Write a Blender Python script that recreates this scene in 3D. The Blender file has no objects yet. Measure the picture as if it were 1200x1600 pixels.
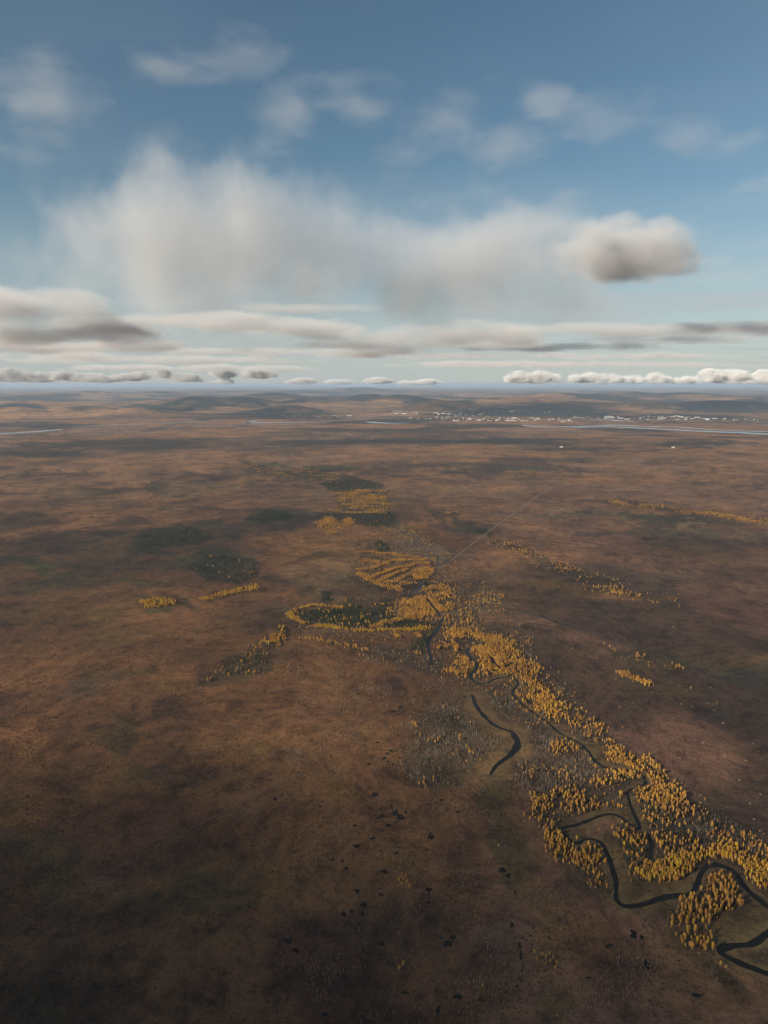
import bpy, math, random
import numpy as np
R = math.radians
random.seed(7); RNG = np.random.default_rng(11)
sc = bpy.context.scene
COL = sc.collection

# ------------------------------------------------------------------ camera, sky, sun, exposure
CAM_H = 700.0
FPX = 1109.0                       # focal length in photo pixels (1200 x 1600)
PITCH = math.atan(200.0 / FPX)     # level horizon on photo row 600
cam = bpy.data.cameras.new('camera'); cam_o = bpy.data.objects.new('camera', cam); COL.objects.link(cam_o)
cam.sensor_fit = 'VERTICAL'; cam.sensor_height = 36.0; cam.lens = 36.0 * FPX / 1600.0
cam.clip_start = 1.0; cam.clip_end = 900000.0
cam_o.location = (0, 0, CAM_H); cam_o.rotation_euler = (math.pi / 2 - PITCH, 0, 0)
sc.camera = cam_o

SUN_EL, SUN_ROT = R(23), R(-122)   # sun behind the left shoulder
sun_dir = np.array([math.sin(SUN_ROT) * math.cos(SUN_EL), math.cos(SUN_ROT) * math.cos(SUN_EL), math.sin(SUN_EL)])
sl = bpy.data.lights.new('sun', 'SUN'); sl.energy = 5.0; sl.angle = R(0.55); sl.color = (1.0, 0.88, 0.72)
so = bpy.data.objects.new('sun', sl); COL.objects.link(so)
so.rotation_euler = (math.pi / 2 - SUN_EL, 0, math.pi - SUN_ROT)
so.location = (0, 0, 3000)

w = bpy.data.worlds.new('World'); sc.world = w; w.use_nodes = True
nt = w.node_tree; nt.nodes.clear()
def N(t, kind, **kw):
    n = t.nodes.new(kind)
    for k, v in kw.items(): setattr(n, k, v)
    return n
def L(t, a, b): t.links.new(a, b)
sky = N(nt, 'ShaderNodeTexSky', sky_type='NISHITA'); sky.sun_disc = False
sky.sun_elevation = SUN_EL; sky.sun_rotation = SUN_ROT; sky.altitude = 700; sky.air_density = 1.0; sky.dust_density = 0.5; sky.ozone_density = 0.8
bg = N(nt, 'ShaderNodeBackground'); bg.inputs['Strength'].default_value = 0.068
wo = N(nt, 'ShaderNodeOutputWorld')
tint = N(nt, 'ShaderNodeMix', data_type='RGBA', blend_type='MULTIPLY'); tint.inputs[0].default_value = 1.0; tint.inputs[7].default_value = (.84, 1.0, .97, 1)
L(nt, sky.outputs[0], tint.inputs[6]); L(nt, tint.outputs[2], bg.inputs[0])
# thin high stratus over the whole sky, thicker to the eye towards the horizon
tc = N(nt, 'ShaderNodeTexCoord'); sx = N(nt, 'ShaderNodeSeparateXYZ'); L(nt, tc.outputs['Generated'], sx.inputs[0])
def wm(op, a, b=None, clamp=False):
    n = N(nt, 'ShaderNodeMath', operation=op); n.use_clamp = clamp
    for i, v in enumerate((a, b)):
        if v is None: continue
        if isinstance(v, (int, float)): n.inputs[i].default_value = v
        else: L(nt, v, n.inputs[i])
    return n.outputs[0]
zc_ = wm('ADD', wm('MAXIMUM', sx.outputs[2], 0.0), 0.05)
cb = N(nt, 'ShaderNodeCombineXYZ'); L(nt, wm('DIVIDE', sx.outputs[0], zc_), cb.inputs[0]); L(nt, wm('DIVIDE', sx.outputs[1], zc_), cb.inputs[1])
def wnoise(scale, stretch, detail, rough, loc):
    mp = N(nt, 'ShaderNodeMapping'); mp.inputs['Scale'].default_value = stretch; mp.inputs['Rotation'].default_value = (0, 0, R(12)); mp.inputs['Location'].default_value = loc; L(nt, cb.outputs[0], mp.inputs['Vector'])
    n = N(nt, 'ShaderNodeTexNoise'); n.inputs['Scale'].default_value = scale; n.inputs['Detail'].default_value = detail; n.inputs['Roughness'].default_value = rough; L(nt, mp.outputs[0], n.inputs['Vector']); return n.outputs[0]
def wmap(v, a, b, c, d):
    n = N(nt, 'ShaderNodeMapRange', interpolation_type='SMOOTHSTEP'); L(nt, v, n.inputs[0])
    for i, q in enumerate((a, b, c, d)): n.inputs[1 + i].default_value = q
    return n.outputs[0]
n1 = wnoise(.42, (.7, .9, 1), 5, .55, (3.1, 1.7, 0)); n2 = wnoise(1.1, (.6, 1.0, 1), 4, .55, (7.4, 2.2, 0))
cov = wm('MULTIPLY', wmap(wm('ADD', wm('MULTIPLY', n1, .65), wm('MULTIPLY', n2, .35)), .36, .62, 0, 1), wmap(sx.outputs[2], .02, .30, .95, .10))
cov = wm('MAXIMUM', cov, wmap(sx.outputs[2], -.01, .27, .80, .0))
bg2 = N(nt, 'ShaderNodeBackground'); bg2.inputs['Color'].default_value = (.375, .398, .415, 1); bg2.inputs['Strength'].default_value = 1.0
mxw = N(nt, 'ShaderNodeMixShader'); L(nt, cov, mxw.inputs[0]); L(nt, bg.outputs[0], mxw.inputs[1]); L(nt, bg2.outputs[0], mxw.inputs[2])
L(nt, mxw.outputs[0], wo.inputs[0])

sc.view_settings.view_transform = 'Standard'; sc.view_settings.look = 'None'
sc.view_settings.exposure = 0.35; sc.view_settings.gamma = 1.0; sc.view_settings.use_curve_mapping = False
sc.cycles.max_bounces = 3; sc.cycles.diffuse_bounces = 1; sc.cycles.glossy_bounces = 2
sc.cycles.transparent_max_bounces = 24; sc.cycles.volume_bounces = 1; sc.cycles.volume_max_steps = 160
sc.cycles.volume_step_rate = 2.0
sc.cycles.use_denoising = True; sc.cycles.use_adaptive_sampling = True; sc.cycles.adaptive_threshold = 0.025; sc.cycles.adaptive_min_samples = 24

# ------------------------------------------------------------------ where a photo point lies on the ground
CP, SP = math.cos(PITCH), math.sin(PITCH)
def ray(x, y):
    x = np.asarray(x, float); y = np.asarray(y, float)
    u = (x - 600) / FPX; v = (800 - y) / FPX
    return np.stack([u, CP + SP * v, -SP + CP * v], -1)
def gnd(x, y, z=0.0):
    d = ray(x, y); t = (z - CAM_H) / d[..., 2]
    return d[..., :2] * t[..., None]
def pix(X, Y, Z=0.0):
    zc = Y * CP - (Z - CAM_H) * SP; yc = Y * SP + (Z - CAM_H) * CP
    return 600 + FPX * X / zc, 800 - FPX * yc / zc
def far(x, y, D):
    d = ray(x, y); return d / d[1] * D + np.array([0, 0, CAM_H])

# ------------------------------------------------------------------ numeric noise
def hash2(i, j, s):
    h = (i.astype(np.int64) * 374761393 + j.astype(np.int64) * 668265263 + s * 974634541) & 0xFFFFFFFF
    h = ((h ^ (h >> 13)) * 1274126177) & 0xFFFFFFFF
    return ((h ^ (h >> 16)) & 0xFFFF) / 65535.0
def vnoise(x, y, s=0):
    i = np.floor(x); j = np.floor(y); fx = x - i; fy = y - j
    fx = fx * fx * (3 - 2 * fx); fy = fy * fy * (3 - 2 * fy)
    a = hash2(i, j, s); b = hash2(i + 1, j, s); c = hash2(i, j + 1, s); d = hash2(i + 1, j + 1, s)
    return (a * (1 - fx) + b * fx) * (1 - fy) + (c * (1 - fx) + d * fx) * fy
def fbm(x, y, s=0, o=4):
    t = 0; a = .5; n = 0
    for k in range(o):
        t = t + a * vnoise(x * 2 ** k, y * 2 ** k, s + 17 * k); n += a; a *= .5
    return t / n
def sstep(a, b, x):
    t = np.clip((x - a) / (b - a), 0, 1); return t * t * (3 - 2 * t)

def inpoly(P, poly):
    x, y = P[:, 0], P[:, 1]; c = np.zeros(len(P), bool)
    n = len(poly); j = n - 1
    for i in range(n):
        xi, yi = poly[i]; xj, yj = poly[j]
        if yi != yj:
            c ^= ((yi > y) != (yj > y)) & (x < (xj - xi) * (y - yi) / (yj - yi) + xi)
        j = i
    return c
def distline(P, line):
    d = np.full(len(P), 1e12)
    for a, b in zip(line[:-1], line[1:]):
        ab = b - a; t = np.clip(((P - a) @ ab) / max(ab @ ab, 1e-9), 0, 1)
        q = P - (a + t[:, None] * ab)
        d = np.minimum(d, np.einsum('ij,ij->i', q, q))
    return np.sqrt(d)
def smooth_line(pts, it=2):
    p = np.asarray(pts, float)
    for _ in range(it):
        q = np.empty((2 * len(p) - 2, p.shape[1])); q[0::2] = .75 * p[:-1] + .25 * p[1:]; q[1::2] = .25 * p[:-1] + .75 * p[1:]
        p = np.vstack([p[:1], q, p[-1:]])
    return p

# ------------------------------------------------------------------ traced watercourses (photo points -> ground)
CREEK_PX = [(1260,1560),(1230,1535),(1200,1522),(1180,1515),(1155,1505),(1135,1495),(1125,1487),(1131,1480),(1150,1477),(1170,1477),(1184,1470),(1200,1455),(1225,1440),(1222,1430),(1200,1418),(1185,1405),(1165,1390),(1158,1375),(1148,1362),(1135,1354),(1118,1350),(1105,1352),(1097,1362),(1090,1378),(1086,1390),(1078,1397),(1055,1399),(1035,1402),(1010,1411),(990,1417),(972,1415),(962,1405),(962,1390),(962,1375),(955,1350),(948,1330),(940,1317),(928,1311),(913,1311),(905,1318),(893,1317),(882,1305),(877,1297),(882,1292),(900,1290),(920,1282),(940,1274),(958,1271),(972,1277),(984,1289),(997,1297),(999,1290),(993,1278),(985,1258),(980,1240),(983,1234),(1000,1229),(1010,1224),(1007,1215),(995,1207),(983,1203),(965,1203),(945,1200),(930,1190),(920,1175),(908,1162),(895,1155),(880,1150),(868,1140),(858,1130),(845,1122),(830,1112),(815,1100),(805,1090),(800,1083),(806,1073),(811,1067),(805,1061),(790,1058),(775,1060),(760,1068),(748,1069),(738,1064),(734,1056),(740,1050),(747,1042),(742,1033),(733,1026),(729,1018),(734,1011),(744,1009),(746,1005),(735,1000),(722,999),(706,1003),(698,1003)]
def to_ground(px): return np.array([gnd(x, y) for x, y in px])
creek = smooth_line(to_ground(CREEK_PX), 2)
OXBOW_PX = [(736,1084),(739,1090),(745,1105),(757,1120),(770,1132),(788,1140),(800,1143),(808,1155),(810,1165),(803,1176),(790,1185),(778,1193),(770,1203),(766,1211)]
oxbow = smooth_line(to_ground(OXBOW_PX), 2)
SLOUGH = {'a': [(668,938),(674,946),(682,956),(690,965)], 'b': [(692,968),(684,985),(674,997),(668,1006),(671,1018),(675,1040)],
          'c': [(768,1030),(772,1040),(782,1045),(795,1042),(801,1038)], 'd': [(636,912),(648,906),(662,911),(655,921),(640,929),(632,930)],
          'e': [(842,962),(870,973),(895,980),(930,988),(952,990)], 'f': [(684,886),(700,877)],
          'g': [(1010,1300),(1020,1320),(1015,1345)]}
slough = {k: smooth_line(to_ground(v), 2) for k, v in SLOUGH.items()}
BROOK_PX = [(795,955),(842,962),(895,979),(960,1000),(1010,1015),(1060,1032),(1110,1055),(1200,1082),(1300,1110)]
brook = smooth_line(to_ground(BROOK_PX), 2)

# ------------------------------------------------------------------ traced woods: kinds gold, yellow, spruce, bare
# polygon, spacing m, weights (gold, yellow, spruce, bare), fill 0..1, place
WOODS = [
 ([(838,1245),(870,1240),(905,1225),(940,1213),(960,1203),(990,1197),(1003,1210),(985,1228),(975,1245),(978,1270),(950,1260),(920,1270),(890,1280),(872,1290),(885,1310),(905,1325),(932,1318),(944,1345),(953,1385),(950,1405),(920,1385),(895,1355),(870,1325),(845,1300),(830,1270)], 5.0, (.62,.04,.10,.24), .82, 'west of the creek'),
 ([(985,1203),(1000,1184),(1022,1194),(1042,1208),(1056,1232),(1069,1253),(1088,1268),(1075,1290),(1040,1265),(1010,1250),(990,1242),(1014,1225),(1010,1212)], 5.0, (.55,.02,.08,.35), .9, 'east margin'),
 ([(990,1242),(1040,1265),(1075,1290),(1100,1330),(1090,1350),(1070,1362),(1000,1366),(975,1360),(965,1320),(950,1300),(980,1292),(1003,1300),(1000,1275)], 5.6, (.46,.02,.28,.24), .90, 'middle'),
 ([(1000,1372),(1005,1353),(1040,1350),(1085,1338),(1100,1332),(1120,1318),(1150,1325),(1180,1345),(1225,1365),(1225,1410),(1200,1392),(1180,1380),(1155,1352),(1130,1341),(1105,1341),(1090,1350),(1075,1368),(1030,1378)], 4.3, (.62,.32,.02,.04), .97, 'bright band'),
 ([(1075,1290),(1090,1268),(1115,1283),(1150,1298),(1240,1330),(1240,1370),(1170,1340),(1140,1322),(1110,1320)], 4.6, (.36,.0,.03,.61), .8, 'east edge'),
 ([(1120,1358),(1138,1365),(1153,1385),(1160,1402),(1172,1415),(1150,1425),(1115,1440),(1108,1470),(1120,1488),(1090,1492),(1060,1475),(1045,1440),(1052,1410),(1085,1402),(1099,1380),(1107,1364)], 7.0, (.76,.03,.05,.16), .98, 'near bend'),
 ([(1010,1414),(1050,1405),(1080,1402),(1085,1408),(1020,1425)], 8, (.75,.1,.1,.05), .5, 'near bend'),
 ([(1108,1490),(1140,1515),(1170,1540),(1125,1538),(1100,1510)], 8, (.85,.0,.05,.1), .5, 'near bend'),
 ([(1150,1486),(1230,1480),(1230,1515),(1180,1505)], 11, (.7,.0,.2,.1), .35, 'near bend'),
 ([(1165,1410),(1195,1428),(1225,1440),(1185,1460),(1150,1440)], 10, (.2,.0,.4,.4), .3, 'near bend'),
 ([(700,985),(730,984),(762,992),(792,1005),(817,1020),(836,1045),(841,1070),(852,1090),(872,1110),(880,1127),(860,1128),(835,1110),(812,1095),(808,1082),(818,1065),(802,1054),(770,1053),(750,1060),(753,1042),(738,1020),(750,1010),(752,1000),(735,994),(705,994)], 4.7, (.78,.05,.08,.09), .86, 'dense'),
 ([(712,1012),(726,1012),(728,1027),(738,1040),(730,1058),(722,1062),(698,1048),(713,1032)], 5, (.9,.0,.02,.08), .85, 'dense'),
 ([(805,1062),(812,1070),(800,1080),(812,1092),(838,1114),(828,1116),(805,1098),(790,1075),(795,1065)], 5.2, (.75,.0,.05,.2), .75, 'dense'),
 ([(838,1045),(870,1075),(900,1100),(935,1130),(972,1172),(945,1172),(915,1160),(885,1130),(856,1095)], 5, (.42,.0,.05,.53), .8, 'east margin'),
 ([(945,1165),(975,1172),(1000,1184),(985,1200),(960,1198),(940,1185)], 5, (.8,.0,.05,.15), .85, 'east margin'),
 ([(858,1162),(885,1158),(905,1172),(895,1182),(862,1182)], 5.2, (.9,.0,.0,.1), .8, 'clump'),
 ([(800,1170),(850,1150),(880,1185),(915,1180),(940,1207),(900,1222),(860,1238),(835,1242),(805,1215)], 4.4, (.04,.0,.05,.91), .85, 'grey'),
 ([(640,1150),(690,1105),(722,1100),(745,1130),(772,1155),(768,1178),(740,1198),(715,1225),(670,1232),(640,1210),(632,1180)], 4.6, (.06,.0,.1,.84), .8, 'grey'),
 ([(655,1220),(680,1205),(700,1195),(712,1198),(708,1222),(680,1232),(658,1232)], 6, (1,.0,.0,.0), .6, 'clump'),
 ([(660,1152),(690,1152),(705,1165),(685,1168),(662,1165)], 7, (1,.0,.0,.0), .5, 'clump'),
 ([(705,1118),(722,1118),(722,1132),(708,1132)], 6, (1,.0,.0,.0), .6, 'clump'),
 ([(728,1165),(738,1165),(740,1185),(730,1185)], 6, (1,.0,.0,.0), .6, 'clump'),
 ([(745,1075),(800,1090),(805,1130),(780,1130),(755,1105)], 5, (.08,.0,.25,.67), .75, 'grey'),
 ([(815,1105),(850,1128),(880,1152),(905,1162),(860,1160),(815,1140)], 5.5, (.12,.0,.12,.76), .6, 'grey'),
 # swale ridges
 ([(604,912),(630,917),(628,927),(606,922)], 6, (.6,.0,.05,.35), .9, 'ridges'),
 ([(643,892),(672,886),(676,896),(664,907),(648,905)], 6, (.95,.0,.03,.02), .92, 'ridges'),
 ([(613,829),(640,823),(668,850),(698,866),(690,888),(672,878),(650,870),(622,862)], 6.5, (.07,.0,.08,.85), .9, 'grey'),
 ([(586,842),(608,851),(606,866),(588,862)], 6, (.1,.0,.85,.05), .9, 'ridges'),
 ([(661,919),(680,910),(705,917),(720,948),(704,954),(684,940),(665,929)], 6, (.86,.0,.05,.09), .82, 'ridges'),
 ([(628,941),(657,932),(674,936),(682,956),(672,966),(643,971),(630,960)], 5.5, (.97,.0,.02,.01), .97, 'ridges'),
 ([(674,938),(684,942),(698,956),(688,958)], 5.5, (.97,.0,.02,.01), .9, 'ridges'),
 ([(604,948),(628,940),(632,965),(610,962)], 6, (.35,.0,.05,.6), .9, 'ridges'),
 ([(462,958),(480,956),(520,952),(545,946),(566,948),(580,956),(595,939),(613,935),(606,952),(630,968),(657,967),(654,979),(622,978),(595,972),(573,982),(540,978),(500,972),(475,970)], 6, (.1,.04,.76,.1), .88, 'spruce belt'),
 ([(655,972),(680,975),(678,992),(665,1020),(640,1018),(648,1004),(664,990)], 5.5, (.06,.0,.88,.06), .85, 'spruce belt'),
 ([(565,1012),(600,1008),(650,1018),(695,1030),(695,1055),(640,1045),(590,1035)], 5.5, (.08,.0,.05,.87), .6, 'grey'),
 ([(640,1012),(660,1016),(656,1026),(636,1022)], 6, (1,.0,.0,.0), .6, 'clump'),
 ([(684,1000),(700,996),(712,1005),(705,1015),(680,1012)], 6, (.8,.0,.05,.15), .8, 'clump'),
 ([(694,988),(725,990),(722,996),(694,997)], 5.2, (1,.0,.0,.0), .9, 'clump'),
 ([(676,968),(700,960),(735,975),(730,985),(695,985)], 6, (.6,.0,.1,.3), .7, 'dense'),
 ([(700,965),(728,942),(758,925),(792,932),(780,948),(757,955),(740,972),(760,988),(732,983)], 6, (.33,.0,.05,.62), .75, 'grey'),
 ([(760,985),(800,1000),(842,1032),(850,1050),(838,1045),(815,1018),(790,1003)], 5.5, (.25,.0,.03,.72), .8, 'grey'),
 ([(575,900),(590,912),(570,925),(556,905),(558,880)], 8, (.02,.0,.3,.68), .45, 'grey'),
 ([(402,1002),(420,995),(438,990),(450,998),(442,1010),(412,1011)], 5.5, (.65,.25,.1,.0), .85, 'clump'),
 ([(434,980),(446,980),(450,990),(440,994)], 5, (.1,.1,.8,.0), .95, 'clump'),
 ([(504,925),(514,925),(518,940),(504,940)], 5.5, (.1,.0,.9,.0), .9, 'spruce belt'),
 ([(310,1068),(345,1048),(366,1026),(392,1008),(412,1020),(425,1045),(405,1055),(375,1052),(345,1072)], 6.5, (.3,.0,.42,.28), .65, 'west clump'),
 ([(362,1030),(400,1018),(404,1048),(364,1048)], 7, (.9,.1,.0,.0), .5, 'west clump'),
 # far woods
 ([(525,775),(545,765),(600,764),(613,782),(606,802),(570,802),(528,800)], 8, (.62,.0,.24,.14), .8, 'far'),
 ([(505,756),(550,744),(592,755),(600,764),(560,768),(520,770)], 9, (.1,.0,.85,.05), .85, 'far'),
 ([(490,800),(560,803),(612,800),(624,822),(580,822),(510,812)], 9, (.1,.0,.8,.1), .75, 'far'),
 ([(496,815),(514,806),(532,815),(525,836),(500,830)], 8, (.72,.0,.1,.18), .9, 'far'),
 ([(536,812),(548,810),(554,820),(540,824)], 8, (1,.0,.0,.0), .95, 'far'),
 ([(368,716),(400,724),(440,734),(500,733),(532,744),(500,752),(450,746),(400,738)], 12, (.72,.0,.2,.08), .6, 'far'),
 ([(600,824),(640,820),(665,840),(640,850),(610,838)], 8, (.3,.0,.2,.5), .7, 'far'),
 ([(380,812),(418,797),(452,799),(462,810),(420,816)], 9, (.02,.0,.95,.03), .9, 'far'),
 ([(222,940),(245,934),(275,938),(272,946),(240,951),(222,948)], 7, (.4,.5,.1,.0), .95, 'west clump'),
 ([(316,936),(350,925),(405,914),(405,921),(360,930),(325,940)], 7, (.5,.4,.1,.0), .95, 'west clump'),
 ([(290,880),(330,868),(395,870),(405,900),(370,915),(320,905)], 9, (.08,.1,.8,.02), .6, 'west clump'),
 ([(210,845),(250,825),(300,822),(330,838),(290,850),(240,856)], 9, (.0,.0,1,.0), .7, 'west clump'),
 ([(960,1049),(980,1052),(1005,1063),(1022,1072),(1010,1073),(985,1062),(962,1053)], 5.5, (1,.0,.0,.0), .95, 'east strip'),
 ([(938,1006),(965,1014),(985,1018),(1012,1024),(1018,1044),(990,1038),(965,1022)], 7, (.6,.0,.3,.1), .55, 'east strip'),
 ([(1034,1040),(1060,1034),(1072,1044),(1050,1048)], 6, (1,.0,.0,.0), .6, 'east strip'),
 ([(1105,1092),(1122,1090),(1122,1112),(1110,1110)], 7, (.7,.0,.2,.1), .5, 'east strip'),
 ([(1060,1070),(1080,1072),(1090,1082),(1068,1080)], 7, (.8,.0,.2,.0), .6, 'east strip'),
 ([(1035,1052),(1052,1060),(1050,1070),(1036,1062)], 6, (1,.0,.0,.0), .5, 'east strip'),
 ([(765,842),(800,848),(870,878),(910,898),(925,908),(880,898),(820,868),(770,850)], 9, (.55,.0,.2,.25), .68, 'far east'),
 ([(870,880),(950,905),(985,925),(1040,935),(1082,940),(1070,946),(1020,940),(960,930),(900,905)], 9, (.6,.0,.12,.28), .68, 'far east'),
 ([(705,808),(740,818),(768,830),(770,840),(740,832),(708,818)], 9, (.1,.0,.8,.1), .6, 'far east'),
 ([(690,795),(720,800),(710,812),(694,806)], 9, (.8,.0,.2,.0), .6, 'far east'),
 ([(945,780),(1010,787),(1080,797),(1240,818),(1240,826),(1080,804),(1010,795),(945,786)], 12, (.95,.0,.05,.0), .75, 'far east'),
 ([(660,790),(690,798),(700,815),(680,812)], 9, (.6,.0,.3,.1), .5, 'far east'),
]
STRIPS = [  # swale ridge lines: polyline, width m, weights
 ([(562,891),(584,888),(600,882),(617,875),(641,877),(668,875)], 26, (.97,0,.02,.01)),
 ([(562,864),(577,862),(595,866),(613,866),(626,869),(655,872)], 24, (.92,0,.05,.03)),
 ([(564,879),(577,877),(591,880)], 22, (.95,0,.05,0)),
 ([(562,897),(573,904),(588,912),(600,917)], 28, (.95,0,.03,.02)),
 ([(584,902),(600,895),(617,888),(635,886),(650,882),(670,881)], 24, (.95,0,.04,.01)),
 ([(593,909),(606,902),(621,896),(635,891)], 20, (.95,0,.04,.01)),
 ([(602,910),(617,911),(632,901),(640,898)], 18, (.95,0,.04,.01)),
 ([(560,870),(590,872),(620,880),(650,876)], 14, (.2,0,.75,.05)),
 ([(580,897),(600,889),(630,883)], 10, (.1,0,.85,.05)),
 ([(633,912),(643,912)], 40, (.97,0,.02,.01)),
 ([(450,960),(465,972),(478,975)], 18, (.3,.7,0,0)),
 ([(495,979),(508,980),(525,982),(550,986),(575,987),(600,986),(625,987),(650,985),(674,981)], 24, (.15,.82,.03,0)),
 ([(452,959),(472,950),(495,946),(515,949),(538,950)], 14, (.55,.4,.05,0)),
 ([(585,980),(600,973),(625,970)], 24, (.6,.38,.02,0)),
 ([(482,999),(505,1003),(535,1008),(550,1012),(575,1017)], 10, (.6,.1,.05,.25)),
 ([(613,992),(622,996)], 14, (.5,.5,0,0)),
 ([(650,993),(660,997)], 14, (.5,.5,0,0)),
 ([(700,1000),(716,1011)], 12, (.9,0,0,.1)),
 ([(1100,1335),(1110,1345),(1105,1355)], 4, (.5,0,0,.5)),
]
CLEAR = [[(962,1388),(985,1384),(1010,1382),(1050,1380),(1080,1376),(1084,1362),(1095,1349),(1108,1343),(1135,1348),(1150,1358),(1162,1375),(1172,1390),(1160,1392),(1118,1352),(1098,1362),(1086,1395),(1050,1400),(1010,1410),(975,1415)],
         [(1112,1445),(1140,1425),(1170,1412),(1195,1425),(1200,1450),(1180,1470),(1150,1474),(1125,1477),(1110,1466)],
         [(944,1303),(956,1300),(972,1330),(978,1360),(985,1384),(966,1388),(962,1350),(950,1320)],
         [(900,1284),(930,1268),(958,1262),(978,1270),(985,1285),(970,1280),(940,1278)],
         [(885,1296),(900,1293),(925,1290),(905,1312),(893,1314)],
         [(925,1155),(938,1168),(948,1190),(970,1197),(985,1200),(950,1202),(930,1192),(915,1172)],
         [(985,1244),(995,1252),(1002,1285),(996,1290),(988,1262)]]
CLEAR_G = [to_ground(p) for p in CLEAR]

# ------------------------------------------------------------------ materials
def mat(name):
    m = bpy.data.materials.new(name); m.use_nodes = True
    t = m.node_tree; t.nodes.clear()
    o = N(t, 'ShaderNodeOutputMaterial')
    return m, t, o
def ramp(t, fac, stops, interp='LINEAR'):
    r = N(t, 'ShaderNodeValToRGB'); r.color_ramp.interpolation = interp
    e = r.color_ramp.elements
    while len(e) < len(stops): e.new(0.5)
    for i, (p, c) in enumerate(stops):
        e[i].position = p; e[i].color = (*c, 1) if len(c) == 3 else c
    if fac is not None: L(t, fac, r.inputs[0])
    return r.outputs[0]
def math_(t, op, a, b=None, c=None, clamp=False):
    n = N(t, 'ShaderNodeMath', operation=op); n.use_clamp = clamp
    for i, v in enumerate((a, b, c)):
        if v is None: continue
        if isinstance(v, (int, float)): n.inputs[i].default_value = v
        else: L(t, v, n.inputs[i])
    return n.outputs[0]
def mixc(t, fac, a, b, blend='MIX'):
    n = N(t, 'ShaderNodeMix', data_type='RGBA', blend_type=blend)
    for s, v in ((n.inputs[0], fac), (n.inputs[6], a), (n.inputs[7], b)):
        if isinstance(v, (int, float)): s.default_value = v
        elif isinstance(v, tuple): s.default_value = (*v, 1)
        else: L(t, v, s)
    return n.outputs[2]
def noise(t, vec, scale, detail=4, rough=.55, dist=0.0, dims='3D'):
    n = N(t, 'ShaderNodeTexNoise', noise_dimensions=dims)
    n.inputs['Scale'].default_value = scale; n.inputs['Detail'].default_value = detail
    n.inputs['Roughness'].default_value = rough; n.inputs['Distortion'].default_value = dist
    if vec is not None: L(t, vec, n.inputs['Vector'])
    return n.outputs[0]
def mapping(t, vec, scale=(1,1,1), rot=(0,0,0), loc=(0,0,0)):
    n = N(t, 'ShaderNodeMapping'); n.inputs['Scale'].default_value = scale; n.inputs['Rotation'].default_value = rot; n.inputs['Location'].default_value = loc
    L(t, vec, n.inputs['Vector']); return n.outputs[0]

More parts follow.
